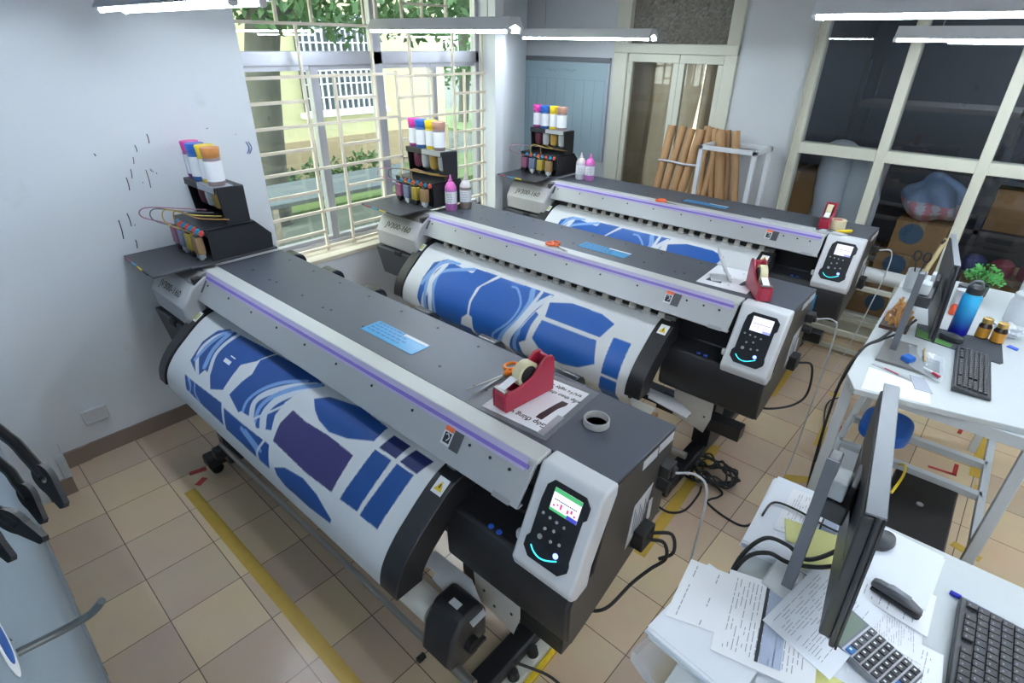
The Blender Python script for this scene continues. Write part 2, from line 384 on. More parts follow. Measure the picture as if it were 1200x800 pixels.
# ---- back wall: board, door, glass partition
YB = 5.10
xd0, _ = pyy(722, 56, YB); xd1, _ = pyy(870, 45, YB); xg0, _ = pyy(921, 200, YB)
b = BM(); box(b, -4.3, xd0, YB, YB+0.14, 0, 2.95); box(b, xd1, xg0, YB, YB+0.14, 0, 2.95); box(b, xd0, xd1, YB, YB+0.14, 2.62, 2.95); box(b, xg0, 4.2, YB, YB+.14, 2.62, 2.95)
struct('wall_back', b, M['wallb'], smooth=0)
door = bpy.data.objects.new('door_1', None); C.objects.link(door); door.location = ((xd0+xd1)/2, YB, 0); door['kind'] = 'structure'
b = BM(); fx0 = pyy(737, 56, YB)[0]; fx1 = pyy(852, 60, YB)[0]
box(b, xd0, fx0+0.01, YB-0.03, YB+0.10, 0, 2.62); box(b, fx1, xd1, YB-0.03, YB+0.10, 0, 2.62); box(b, xd0, xd1, YB-0.035, YB+0.10, 2.11, 2.19); box(b, xd0, xd1, YB-.03, YB+.1, 2.6, 2.64)
obj('door_frame', b, M['framew'], door, bevel=0.006)
mxl = pyy(787, 60, YB)[0]; mxr = pyy(798, 60, YB)[0]
for (a0, a1) in ((fx0, mxr), (mxr, fx1)):
    b = BM(); w = 0.055
    prism(b, [(a0, 0.02), (a1, 0.02), (a1, 2.108), (a0, 2.108)], YB+.04, YB+.0405, 'y') if False else None
    box(b, a0+.001, a0+w, YB, YB+0.045, 0.12, 2.04); box(b, a1-w, a1-.001, YB, YB+0.045, 0.12, 2.04); box(b, a0+.001, a1-.001, YB, YB+0.045, 2.04, 2.108); box(b, a0+.001, a1-.001, YB, YB+0.045, 0.02, 0.12)
    lf = obj('door_leaf', b, M['framew'], door, bevel=0.004)
    b = BM(); box(b, a0+w, a1-w, YB+0.02, YB+0.025, 0.12, 2.04); obj('pane', b, pane('door_glass', (0.92, 0.92, 0.90), 0.9), lf, smooth=0)
b = BM(); box(b, fx0, fx1, YB+0.03, YB+0.036, 2.19, 2.6)
gm = mat('patterned_glass', s(120, 116, 106), 0.25, spec=0.7); nt = gm.node_tree
tc = nt.nodes.new('ShaderNodeTexCoord'); vo = nt.nodes.new('ShaderNodeTexVoronoi'); vo.inputs['Scale'].default_value = 40; bp = nt.nodes.new('ShaderNodeBump'); bp.inputs['Distance'].default_value = .02; bp.inputs['Strength'].default_value = .8
nt.links.new(tc.outputs['Object'], vo.inputs['Vector']); nt.links.new(vo.outputs[0], bp.inputs['Height']); nt.links.new(bp.outputs[0], nt.nodes['Principled BSDF'].inputs['Normal'])
obj('transom_pane', b, gm, door, smooth=0)

# glass partition
b = BM(); ZT0, ZT1 = 1.425, 1.51
gx1 = pyy(940, 160, YB)[0]
cols = [(xg0, gx1)]
for pxl in (1030.5, 1154): 
    cx = pyy(pxl, 190, YB)[0]; cols.append((cx-0.035, cx+0.035))
cols += [(0.50, 0.57), (1.12, 1.19), (2.2, 2.3)]
for x0, x1 in cols: box(b, x0, x1, YB-0.02, YB+0.10, 0, 2.62)
box(b, xg0, 2.3, YB-0.015, YB+0.09, ZT0, ZT1); box(b, xg0, 2.3, YB-0.015, YB+0.09, 0, 0.2); box(b, xg0, 2.3, YB-0.015, YB+0.09, 2.56, 2.62)
wp = struct('window_2', b, M['framew'], bevel=0.004)
b = BM(); box(b, xg0, gx1-0.05, YB-0.05, YB-0.018, 0, 2.62); obj('mullion_cap', b, mat('cream_post', s(190, 186, 166), 0.5), wp, bevel=0.006)
b = BM()
for i in range(len(cols)-1):
    for z0, z1 in ((0.2, ZT0), (ZT1, 2.56)): box(b, cols[i][1], cols[i+1][0], YB+0.03, YB+0.035, z0, z1)
obj('pane', b, pane('partition_glass', (0.84, 0.86, 0.88), 1.0), wp, smooth=0)
b = BM()
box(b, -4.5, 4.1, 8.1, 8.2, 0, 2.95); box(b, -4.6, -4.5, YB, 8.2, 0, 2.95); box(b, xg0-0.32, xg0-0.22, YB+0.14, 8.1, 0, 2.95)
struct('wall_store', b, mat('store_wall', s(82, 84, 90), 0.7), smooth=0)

# whiteboard on the back wall
x0, z1 = pyy(617, 66, YB); x1 = pyy(716, 72, YB)[0]; z0 = 1.10
t = thing('whiteboard', 'pale blue whiteboard with a grey top rail hung on the back wall beside the door', 'whiteboard', ((x0+x1)/2, YB, z0))
b = BM(); box(b, x0, x1, YB-0.02, YB-0.002, z0, z1); obj('board', b, mat('board_face', s(158, 178, 184), 0.25, vary=(2, .04)), t, bevel=0.003)
b = BM(); box(b, x0-0.01, x1+0.01, YB-0.03, YB-0.002, z1-0.035, z1+0.01); obj('top_rail', b, mat('grey_rail', s(104, 108, 112), 0.4), t, bevel=0.003)
b = BM(); box(b, x0-0.01, x0+0.008, YB-0.028, YB-0.002, z0, z1); box(b, x1-0.008, x1+0.01, YB-0.028, YB-0.002, z0, z1); obj('side_rail', b, M['alu'], t)
b = BM()
for i in range(9):
    xx = x0+0.06+(x1-x0-0.1)*i/8; box(b, xx, xx+0.005, YB-0.0215, YB-0.0195, z0, z1-0.19)
box(b, x0+.03, x1-.03, YB-0.0215, YB-0.0195, z1-0.195, z1-0.19)
for i in range(26):
    xx = x0+0.28+i*0.015; zz = z1-0.12+rng.uniform(-.012, .012); box(b, xx, xx+0.01, YB-0.0215, YB-0.0195, zz, zz+rng.uniform(.004, .022))
obj('faded_marker_lines', b, mat('faded_marker', s(132, 152, 164), 0.4), t, smooth=0)

# ---- hanging LED fittings; the unseen ones are added as fill
tubem = mat('led_tube_lit', (0.8, 0.85, 0.9), 0.3, emit=(0.80, 0.905, 1.0), es=LAMP if 'LAMP' in globals() else 26.0)
housem = mat('fitting_housing', s(206, 208, 214), 0.4)
def fitting(x0, y, z, label, L=1.2, tilt=0.0):
    t = thing('ceiling_light', label, 'light', (x0+L/2, y, z+0.05), 'hanging twin-tube lights')
    b = BM(); prism(b, [(y-0.075, z+0.012), (y-0.035, z+0.07), (y+0.035, z+0.07), (y+0.075, z+0.012), (y+0.072, z+0.008), (y, z+0.034), (y-0.072, z+0.008)], x0, x0+L, 'x')
    obj('housing', b, housem, t)
    for dy in (-0.045, 0.045):
        b = BM(); cyl(b, (x0+0.012, y+dy, z+0.003), (x0+L-0.012, y+dy, z+0.003), 0.009, n=10); tb = obj('tube', b, tubem, t)
        b = BM(); cyl(b, (x0-0.006, y+dy, z+0.003), (x0+0.012, y+dy, z+0.003), 0.0135, n=10); obj('end_cap', b, M['white'], tb); b = BM(); cyl(b, (x0+L-0.012, y+dy, z+0.003), (x0+L+.006, y+dy, z+0.003), 0.0135, n=10); obj('end_cap', b, M['white'], tb)
    for xx in (x0+0.2, x0+L-0.2):
        b = BM(); cyl(b, (xx, y, z+0.07), (xx, y, 2.95), 0.0025, n=6); obj('hanger_wire', b, M['steel'], t)
fitting(-3.08, .94, 2.28, 'hanging light nearest the bare left wall, cut off by the top edge of the photo')
fitting(-3.40, 2.53, 2.235, 'hanging light in front of the grilled window')
fitting(-3.44, 4.10, 2.215, 'hanging light in front of the whiteboard and door')
fitting(-0.74, 2.60, 2.285, 'upper of the two hanging lights before the glass partition', 1.25)
fitting(-0.72, 4.10, 2.225, 'lower and further of the two hanging lights before the glass partition', 1.25)
fitting(.38, 1.0, 2.26, 'added unseen fill light past the right edge of the photo, nearest the camera')  # unseen lamp added to brighten the near desk and floor
fitting(.72, 2.6, 2.26, 'added unseen fill light past the right edge of the photo, in the middle row')  # added out of view to lift the right side
fitting(2.6, 2.6, 2.26, 'added unseen fill light far past the right edge of the photo, middle row')  # unseen, added for general fill
fitting(2.6, 4.1, 2.26, 'added unseen fill light far past the right edge of the photo, back row')  # unseen as well, added for fill at the back
fitting(.1, -.55, 2.42, 'added fill light behind the camera, nearer one')  # added behind the view to fill the printer fronts
fitting(.1, -1.1, 2.42, 'added fill light behind the camera, further one')  # second unseen lamp added for the same front fill
fitting(.72, 4.1, 2.26, 'added unseen fill light past the right edge of the photo, in the back row')  # unseen back row lamp added as fill
fitting(-.6, 6.9, 2.72, 'added unseen fill light in the store room behind the glass partition', 1.0)  # added out of view to make the store contents visible
# ---- floor markings
def tape(pts, w, label, m='tapey', name='floor_tape'):
    b = BM()
    for (xa, ya), (xb, yb) in zip(pts, pts[1:]):
        d = Vector((xb-xa, yb-ya, 0)); n = Vector((-d.y, d.x, 0)).normalized()*w/2; e = d.normalized()*w/2
        a, c = V(xa, ya, 0.0004)-e, V(xb, yb, 0.0004)+e
        q = [a-n, c-n, c+n, a+n]; up = V(0, 0, 0.0008)
        A = [b.verts.new(p) for p in q]; B = [b.verts.new(p+up) for p in q]
        b.faces.new(B); b.faces.new(A[::-1])
        for i in range(4): b.faces.new((A[i], A[(i+1) % 4], B[(i+1) % 4], B[i]))
    tag(obj(name, b, M[m], smooth=0), label, 'tape')
pf = lambda *a: pz(*a)
xa = pz(216, 579); xb = pz(392, 800)
tape([(xa[0]+.02, xa[1]+0.03), (-0.9, xb[1]+.04)], 0.058, 'long yellow tape line along the floor in front of the nearest printer')
tape([pz(838, 525), pz(823, 518)], 0.05, 'short yellow tape piece turning the corner behind the coiled cable')
tape([pz(834, 530), pz(786, 598)], 0.06, 'yellow floor tape running under the coiled black cable')
tape([pz(780, 606), pz(752, 645)], 0.06, 'stained yellow tape beside the power plugs of the nearest printer')
tape([pz(668, 730), pz(610, 805)], 0.06, 'yellow tape under the front corner of the nearest printer')
tape([pz(794, 762), pz(768, 800)], 0.06, 'yellow tape beneath the overhanging paper stack of the near desk')
tape([pz(930, 428), pz(905, 462)], 0.05, 'yellow tape beside the middle printer end')
tape([pz(944, 562), pz(925, 560)], 0.06, 'yellow tape piece left of the blue and white carton')
tape([pz(968, 503), pz(960, 520)], 0.06, 'yellow tape piece at the left leg of the far desk')
tape([pz(984, 463), pz(976, 462)], 0.05, 'small yellow tape scrap by the left corner of the far desk')
tape([pz(1062, 472), pz(1150, 502)], 0.05, 'yellow tape line under the front edge of the far desk')
tape([pz(1152, 515), pz(1142, 556)], 0.05, 'yellow tape strip between the two right desk legs')
tape([pz(1148, 572), pz(1147, 578)], 0.05, 'yellow tape end below the tape strip between the desk legs')
tape([pz(1122, 640), pz(1142, 652)], 0.05, 'yellow tape scrap behind the back edge of the near desk')
tape([pz(1104, 492), pz(1127, 502), pz(1124, 507)], 0.022, 'red tape corner, upper one under the far desk', 'taper')
tape([pz(1090, 547), pz(1118, 556), pz(1121, 545)], 0.022, 'red tape corner, lower one under the far desk', 'taper')
tape([pz(985, 500), pz(981, 505)], 0.03, 'red tape scrap by the left leg of the far desk', 'taper')
tape([pz(818, 524), pz(812, 532)], 0.05, 'red tape scrap between the printers by the cable coil', 'taper')
tape([pz(238, 550), pz(226, 554)], 0.035, 'upper of two red tape dabs by the nearest printer foot', 'taper')
tape([pz(238, 562), pz(234, 566)], 0.035, 'lower of two red tape dabs by the nearest printer foot', 'taper')

# ------------------------------------------------------------------ printers
DY = [0.0, 1.55, 3.02]
PROF = np.array([(1.06,.908),(1.0,.906),(.95,.896),(.90,.872),(.85,.836),(.80,.795),(.75,.752),(.705,.70),(.678,.65),(.668,.60),(.672,.555),(.70,.52)])
def catm(P, n=12):
    out = []; Q = np.vstack([2*P[0]-P[1], P, 2*P[-1]-P[-2]])
    for i in range(1, len(Q)-2):
        a, b, c, d = Q[i-1:i+3]
        for t in np.linspace(0, 1, n, endpoint=False): out.append(.5*((2*b)+(c-a)*t+(2*a-5*b+4*c-d)*t*t+(3*b-a-3*c+d)*t**3))
    out.append(P[-1]); return np.array(out)
PD = catm(PROF)
PN = np.array([np.array([-(PD[min(i+1, len(PD)-1)]-PD[max(i-1, 0)])[1], (PD[min(i+1, len(PD)-1)]-PD[max(i-1, 0)])[0]]) for i in range(len(PD))])
PN /= np.linalg.norm(PN, axis=1)[:, None]           # points inwards (to the machine) or outwards; fixed below
if PN[20][1] > 0: PN = -PN                           # inwards = down/back
def strip(bm, x0, x1, off0, off1, i0, i1, mi=0):    # curved slab following the media path
    idx = range(i0, i1+1, 2)
    prof = [tuple(PD[i]+PN[i]*off0) for i in idx]+[tuple(PD[i]+PN[i]*off1) for i in reversed(idx)]
    prism(bm, prof, x0, x1, 'x', mi)

ZT = 1.10
CT, CB = (1.012, 1.092), (0.928, 0.970)              # front cover, upper and lower edge (y, z)
KO = V(-0.765, 0.898, 0.815); KU = V(0, 1.022-0.898, 1.088-0.815)   # control panel face
def make_printer():
    t = thing('large_format_printer', '', 'printer', (-1.95, 1.15, 0), 'large format printers')
    b = BM()      # main body behind the cover
    prism(b, [(1.03, 1.09), (1.455, 1.09), (1.46, .74), (1.30, .68), (1.06, .70), (1.06, .925), (1.10, .925), (1.10, .97), (1.03, .99)], -3.02, -0.78, 'x')
    obj('body', b, M['blackm'], t)
    b = BM()      # service station housing at the right end
    prism(b, [(0.975, .802), (0.93, .798), (0.903, .745), (0.908, .585), (0.925, .557), (1.0, .575), (1.29, .68), (1.44, .735), (1.455, 1.092), (1.10, 1.092), (1.06, .81)], -1.075, -0.55, 'x')
    sh = obj('service_housing', b, M['black'], t, bevel=0.012)
    b = BM(); prism(b, [(1.02, .80), (0.935, .80), (0.909, .747), (0.914, .59), (0.93, .563), (1.0, .581), (1.29, .686), (1.435, .74), (1.45, 1.088), (1.09, 1.088)], -0.552, -0.545, 'x')
    sp_ = obj('side_panel', b, M['black2'], t)
    lwm = mat('label_white', s(196, 198, 202), 0.5)
    for (y0, y1, z0, z1) in ((1.245, 1.335, 1.05, 1.083), (1.345, 1.44, 1.055, 1.087), (1.335, 1.36, .77, .86)):
        b = BM(); box(b, -0.546, -0.5435, y0, y1, z0, z1); obj('side_label', b, lwm, sp_, smooth=0)
    b = BM(); prism(b, [(1.205, .74), (1.30, .80), (1.345, .935), (1.23, .915)], -0.546, -0.5435, 'x'); obj('side_label', b, lwm, sp_, smooth=0)
    b = BM()
    for i in range(8): box(b, -0.5436, -0.5428, 1.235+i*.011, 1.239+i*.011, .79, .895-(i % 3)*.02)
    obj('label_print', b, M['ink'], sp_, smooth=0)
    b = BM()      # blue service indicators on the housing top
    for i in range(2): cyl(b, (-0.895+i*0.036, 0.945, 0.80), (-0.895+i*0.036, 0.945, 0.806), 0.009, n=12)
    obj('indicator', b, mat('dim_blue_led', s(24, 44, 90), 0.3, emit=s(40, 90, 200), es=.25), t)
    # top plate and trims
    b = BM(); prism(b, [(1.088, 1.092), (1.088, ZT), (1.455, ZT), (1.462, 1.094), (1.462, 1.07), (1.455, 1.07), (1.45, 1.092)], -3.06, -0.548, 'x')
    tp = obj('top_panel', b, M['dark'], t, bevel=0.002)
    b = BM()
    for i in range(9):
        xx = -2.86+i*0.245
        for yy in (1.19, 1.40):
            cyl(b, (xx, yy, ZT), (xx, yy, ZT+0.0015), 0.006, n=8); 
        if i % 2: cyl(b, (xx-0.05, 1.18, ZT), (xx-0.05, 1.18, ZT+0.0015), 0.006, n=8)
    obj('panel_screw', b, M['rubber'], tp, smooth=0)
    b = BM(); prism(b, [(1.012, 1.088), (1.016, ZT+.001), (1.086, ZT+.002), (1.086, 1.086), (1.03, 1.08)], -3.10, -0.772, 'x'); obj('top_trim', b, mat('trim_white', s(206, 208, 206), 0.35, .1), t, bevel=0.003)
    # sloped silver cover with the violet film along its top edge
    cy, cz = CB[0]-CT[0], CB[1]-CT[1]; L = math.hypot(cy, cz); ny, nz = cz/L, -cy/L
    if ny > 0: ny, nz = -ny, -nz
    b = BM(); prism(b, [CT, CB, (CB[0]+.012, CB[1]-.008), (CB[0]+.03, CB[1]-.006), (CB[0]+.03, CB[1]), (CB[0]+.012, CB[1]+.004), (CT[0]+.014, CT[1]-.01)], -3.085, -0.775, 'x')
    fc = obj('front_cover', b, M['silver'], t, bevel=0.002)
    fm = frame((0, CT[0], CT[1]), (1, 0, 0), (0, -cy, -cz))       # local y runs up the slope, z outwards
    if fm.to_3x3().col[2].y > 0: fm = fm @ Matrix.Scale(-1, 4, (0, 0, 1))
    b = BM(); box(b, -3.10, -0.80, -0.036, 0.006, 0.0005, 0.0025, mtx=fm); obj('lilac_film', b, M['lilac'], fc, smooth=0)
    b = BM(); box(b, -3.00, -0.79, -0.026, -0.013, 0.0022, 0.0036, mtx=fm); obj('protective_film', b, M['violet'], fc, smooth=0)
    b = BM()
    for i, xx in enumerate([-2.95+k*0.235 for k in range(8)]+[-1.02, -0.93, -0.85]): cyl(b, fm @ V(xx, -0.055, 0), fm @ V(xx, -0.055, 0.0025), 0.0055, n=8)
    obj('cover_screw', b, M['rubber'], fc, smooth=0)
    for xx in (-3.05, -1.125):
        b = BM(); box(b, xx-.012, xx+0.03, -0.098, -0.032, 0.0006, 0.002, mi=0, mtx=fm); box(b, xx+0.03, xx+0.072, -0.102, -0.028, 0.0006, 0.0018, mi=2, mtx=fm)
        box(b, xx-.011, xx+0.029, -0.050, -0.034, 0.0021, 0.0028, mi=1, mtx=fm); box(b, xx-0.005, xx+0.024, -0.090, -0.055, 0.0021, 0.0028, mi=3, mtx=fm)
        tube(b, [fm @ V(xx+.002, -.063, .003), fm @ V(xx+.010, -.059, .003), fm @ V(xx+.018, -.070, .003), fm @ V(xx+.010, -.083, .003)], 0.002, 4, mi=0)
        obj('caution_label', b, [M['white'], M['orange2'], M['dgrey'], M['inkd']], fc, smooth=0)
    b = BM(); box(b, -0.875, -0.805, -0.152, -0.135, 0.0006, 0.0016, mtx=fm); obj('maker_plate', b, mat('plate_grey', s(150, 150, 152), 0.4), fc, smooth=0)
    # control panel
    km = frame(KO, (1, 0, 0), KU); kz = km.to_3x3().col[2]
    if kz.y > 0: raise Exception('panel frame')
    kl = KU.length
    b = BM()
    prof = [(0.906, .778), (0.896, .812), (1.02, 1.088), (1.032, ZT+.002), (1.10, ZT+.002), (1.10, 1.06), (1.0, .85), (.988, .775), (.93, .765)]
    prism(b, prof, -0.765, -0.542, 'x'); box(b, -0.785, -0.765, .935, .96, .84, .875)
    cp = obj('control_panel', b, M['white'], t, bevel=0.009, seg=3)
    KP = [(0.045, .262), (0.065, .285), (0.175, .285), (0.196, .262), (0.196, .225), (0.186, .215), (0.186, .085), (0.19, .075), (0.19, .055), (0.165, .03), (0.055, .03), (0.03, .055), (0.03, .085), (0.04, .10), (0.04, .215)]
    b = BM(); prism(b, [(x-0.006*(0), y) for x, y in KP], 0.0005, 0.006, 'z', mtx=km); kp = obj('keypad', b, mat('keypad_black', s(22, 24, 30), 0.3), cp, bevel=0.002)
    b = BM(); box(b, 0.075, 0.17, .198, .268, .0055, .0068, 0, km); box(b, .075, .17, .255, .268, .0066, .0074, 1, km); box(b, .075, .135, .198, .206, .0066, .0074, 1, km); box(b, .135, .17, .198, .210, .0066, .0074, 3, km)
    for i in range(7): box(b, .083+i*.012, .089+i*.012, .213+(i % 2)*.006, .219+(i % 3)*.005, .0066, .0074, 2, km)
    for i in range(12): box(b, .083+i*.0066, .088+i*.0066, .234, .237, .0066, .0074, 4, km)
    obj('screen', b, [M['screen'], M['sgreen'], M['sred'], M['sblue'], M['inkd']], kp, smooth=0)
    for (x, y, r_) in ((.062, .178, .0045), (.088, .176, .0045), (.113, .174, .0045), (.14, .172, .0045), (.083, .138, .0048), (.113, .146, .0048), (.075, .108, .008), (.113, .112, .0048), (.142, .118, .0048)):
        b = BM(); cyl(b, km @ V(x, y, .0055), km @ V(x, y, .009), r_, n=14); obj('button', b, M['btn'], kp)
    b = BM(); cyl(b, km @ V(.142, .082, .0055), km @ V(.142, .082, .0085), .0085, n=16); obj('start_button', b, M['ledb'], kp)
    b = BM(); tube(b, [km @ V(.055+.095*k/10, .070-.022*math.sin(PI*(k/10)**0.8), .0065) for k in range(11)], .0022, 6, sm=0); obj('light_arc', b, M['ledc'], kp)
    # left end
    b = BM(); prism(b, [(0.985, 1.085), (0.91, 1.038), (0.848, .938), (0.858, .825), (1.06, .825), (1.10, 1.085)], -3.44, -2.995, 'x'); lc = obj('left_cover', b, M['lgrey'], t, bevel=0.012)
    b = BM(); prism(b, [(0.99, 1.098), (0.96, 1.079), (0.925, 1.055), (0.93, 1.049), (1.1, 1.08)], -3.425, -3.01, 'x'); obj('cover_top_strip', b, mat('taupe_strip', s(132, 128, 126), 0.5), lc, bevel=0.003)
    tm = frame((-3.215, .879, .988), (1, 0, 0), (0, .062, .10))
    b = BM(); text_bm(b, 'JV300-160', 0.056, tm @ Matrix.Translation((0, 0, .003)), shear=0.25, sx=1.15, bold=.0006)
    box(b, -0.001, 0.001, -.001, .001, 0.0, .002, mtx=tm); obj('model_lettering', b, mat('olive_lettering', s(58, 54, 28), 0.4), lc, smooth=0)
    b = BM(); P = [(-3.41, .80), (-3.36, .60), (-3.02, .60), (-3.02, .80)]
    lo = [b.verts.new(p) for p in [(-3.455, .835, .815), (-3.41, .86, .60), (-3.0, .86, .60), (-3.0, .835, .815), (-3.455, 1.25, .815), (-3.41, 1.22, .60), (-3.0, 1.22, .60), (-3.0, 1.25, .815)]]
    for q in ((0, 1, 2, 3), (4, 7, 6, 5), (0, 4, 5, 1), (3, 2, 6, 7), (0, 3, 7, 4), (1, 5, 6, 2)): b.faces.new([lo[i] for i in q])
    obj('lower_cover', b, M['dgrey'], t, bevel=0.01)
    b = BM(); box(b, -3.22, -3.15, .828, .85, .79, .824); obj('cover_latch', b, M['rubber'], t, bevel=0.003)
    b = BM(); box(b, -3.03, -3.0, .93, 1.10, .83, 1.085); box(b, -3.0, -2.97, 1.0, 1.1, .86, 1.05); obj('end_frame', b, M['black'], t, bevel=0.004)
    b = BM(); box(b, -3.02, -2.99, .955, .99, .87, .93); cyl(b, (-3.0, .94, .87), (-2.98, .94, .87), .02, n=12); obj('hinge', b, M['steel'], t)
    # platen, pinch rollers, media guides
    b = BM(); box(b, -2.98, -1.06, 1.0, 1.12, .87, .898); strip(b, -2.97, -1.10, .006, .03, 0, 118); obj('platen', b, M['blackm'], t, smooth=20)
    b = BM(); box(b, -2.97, -1.07, .99, 1.07, .915, 1.0); obj('roller_carriage', b, M['rubber'], t)
    for i in range(20):
        xx = -2.83+i*0.088; b = BM()
        prism(b, [(.976, .912), (.968, .926), (.974, .938), (.99, .962), (1.01, .962), (1.01, .912)], xx, xx+0.034, 'x'); cyl(b, (xx-.008, .982, .913), (xx+.042, .982, .913), .008, n=12)
        obj('pinch_roller', b, mat('roller_white', s(206, 202, 194), 0.5) if i == 0 else bpy.data.materials['roller_white'], t)
    for x0, x1, k in ((-1.135, -1.045, 0), (-3.035, -2.955, 1)):
        b = BM(); strip(b, x0, x1, -.010, .10, 10, 112); g = obj('media_guide', b, M['black'], t, smooth=25, bevel=.003)
        j = 34; p = PD[j]+PN[j]*(-.0112); tv = PD[j+8]-PD[j]
        wm_ = frame((x0+.05, p[0], p[1]), (1, 0, 0), (0, -tv[0], -tv[1]))
        b = BM(); box(b, -.024, .024, -.03, .03, 0, .0012, 0, wm_)
        if k == 0:
            prism(b, [(-.018, -.018), (.018, -.018), (0, .018)], .0011, .0018, 'z', 1, wm_); prism(b, [(-.003, -.008), (.003, -.008), (.002, .006), (-.002, .006)], .0017, .0022, 'z', 2, wm_)
        else: box(b, -.016, .016, -.02, .02, .0011, .0016, 3, wm_)
        obj('warning_label', b, [M['paper'], M['yellow'], M['inkd'], mat('pale_yellow', s(206, 204, 130), .5)], g, smooth=0)
    b = BM(); box(b, -1.13, -1.06, .98, 1.02, .905, .935); box(b, -1.12, -1.08, .965, .985, .91, .922); obj('media_holder', b, mat('dull_steel', s(130, 130, 130), .45, .6), t, bevel=.003)
    # stand
    for x in (-2.86, -0.86):
        b = BM(); box(b, x-.05, x+.05, 1.14, 1.30, .12, .70); lg = obj('leg', b, M['blackm'], t, bevel=.006)
        b = BM(); box(b, x-.045, x+.045, .70, 1.72, .06, .125); ft = obj('foot', b, M['blackm'], t, bevel=.012)
        for yy in (.745, 1.66):
            b = BM(); cyl(b, (x-.022, yy, .032), (x+.022, yy, .032), .032, n=20); box(b, x-.02, x+.02, yy-.02, yy+.02, .03, .062); obj('caster', b, M['rubber'], ft)
    b = BM(); box(b, -2.86, -.86, 1.17, 1.26, .24, .33); obj('crossbeam', b, M['blackm'], t, bevel=.005)
    b = BM(); box(b, -1.10, -.62, 1.0, 1.08, .34, .42); obj('lower_rail', b, M['blackm'], t, bevel=.005)
    # take-up
    b = BM(); cyl(b, (-2.63, .735, .325), (-0.93, .735, .325), .0135, n=16); cyl(b, (-.93, .735, .325), (-.78, .735, .325), .019, n=16); obj('tension_bar', b, M['steel'], t)
    b = BM(); prism(b, [(.73, .30), (.70, .36), (.725, .47), (.775, .535), (.86, .535), (.885, .49), (.885, .36), (.84, .30)], -1.0, -0.86, 'x')
    tm2 = obj('takeup_motor', b, M['black'], t, bevel=.014)
    b = BM(); box(b, -.945, -.905, .79, .815, .5352, .539); obj('motor_label', b, M['pale'], tm2, smooth=0)
    b = BM(); cyl(b, (-.86, .80, .40), (-.835, .80, .40), .028, n=16); box(b, -.845, -.83, .785, .85, .385, .40); obj('motor_switch', b, M['rubber'], tm2)
    b = BM(); cyl(b, (-.985, .70, .315), (-.985, .672, .315), .012, n=12); obj('lock_knob', b, M['rubber'], tm2)
    b = BM(); box(b, -2.67, -2.59, .74, .86, .20, .40); obj('takeup_bracket', b, M['black'], t, bevel=.012)
    b = BM(); box(b, -2.66, -2.60, .69, .78, .25, .31); obj('takeup_foot', b, M['blackm'], t, bevel=.01)
    b = BM(); prism(b, [(-.985, .555), (-.765, .555), (-.765, .45), (-.79, .35), (-.88, .375), (-.97, .385)], .945, .95, 'y')
    for (x, z) in ((-.93, .46), (-.88, .42), (-.80, .45), (-.77, .40)): cyl(b, (x, .9455, z), (x, .943, z), .006, n=8, mi=1)
    obj('bracket_plate', b, [mat('painted_plate', s(186, 184, 178), .5), M['rubber']], t, smooth=0)
    b = BM(); prism(b, [(-1.20, .84), (-1.14, .84), (-1.13, .86), (-1.09, .86), (-1.08, .835), (-.84, .80), (-.84, .86), (-.97, .925), (-1.16, .925)], .497, .502, 'z'); obj('drip_tray', b, M['white'], t, smooth=0)
    # rear roll supports
    for xx in (-3.26, -2.84, -2.43, -2.0, -1.55, -1.10):
        b = BM(); cyl(b, (xx-.055, 1.625, .935), (xx+.055, 1.625, .935), .058, n=20); box(b, xx-.05, xx+.05, 1.45, 1.625, .88, .96); obj('rear_media_support', b, mat('support_black', s(40, 44, 52), .25) if xx == -3.26 else bpy.data.materials['support_black'], t, bevel=.004)
    # ink shelf on the left end
    b = BM(); prism(b, [(-3.505, .785), (-3.045, .772), (-3.06, .955), (-3.04, .96), (-3.04, 1.43), (-3.505, 1.43)], 1.118, 1.128, 'z'); sf = obj('ink_shelf', b, mat('shelf_black', s(58, 60, 66), .4, .1), t, bevel=.002)
    b = BM()
    for i, m_ in enumerate(range(4)): prism(b, [(-3.46+i*.09, .778-.0023*i), (-3.385+i*.09, .776-.0023*i), (-3.385+i*.09, .785-.0023*i), (-3.46+i*.09, .787-.0023*i)], 1.1195, 1.127, 'z', i)
    obj('colour_strip', b, [M['red'], M['cyan'], M['yellow'], M['inkd']], sf, smooth=0)
    b = BM(); cyl(b, (-.545, 1.40, .965), (-.50, 1.40, .965), .02, n=12); cyl(b, (-.545, 1.385, .905), (-.505, 1.385, .905), .02, n=12); box(b, -.545, -.51, 1.37, 1.43, .945, .99); obj('data_port', b, M['rubber'], t, bevel=.003)
    b = BM(); box(b, -.545, -.505, 1.25, 1.33, .715, .79); obj('power_inlet', b, M['rubber'], t, bevel=.004)
    return t
p1 = make_printer()
printers = [p1, copy_tree(p1), copy_tree(p1)]
for q in list(printers[1].children):
    if q.name.startswith('takeup_motor'):
        for c_ in list(q.children_recursive): bpy.data.objects.remove(c_)
        bpy.data.objects.remove(q)
for o, dy, lb in zip(printers, DY, ('nearest grey and black wide printer with a green topped screen', 'middle wide printer of the three, below the window', 'farthest wide printer, standing before the door and whiteboard')):
    o.location.y = 1.15+dy; o['label'] = lb

for o in printers[1:]:
    for q in o.children_recursive:
        if q.name.startswith('screen'):
            q.data = q.data.copy(); q.data.materials[1] = M['screen']; q.data.materials[2] = mat('screen_pale_pink', (.02, .02, .02), .2, emit=s(224, 190, 226), es=1.1); q.data.materials[3] = mat('screen_pale_blue', (.02, .02, .02), .2, emit=s(150, 160, 226), es=1.1)
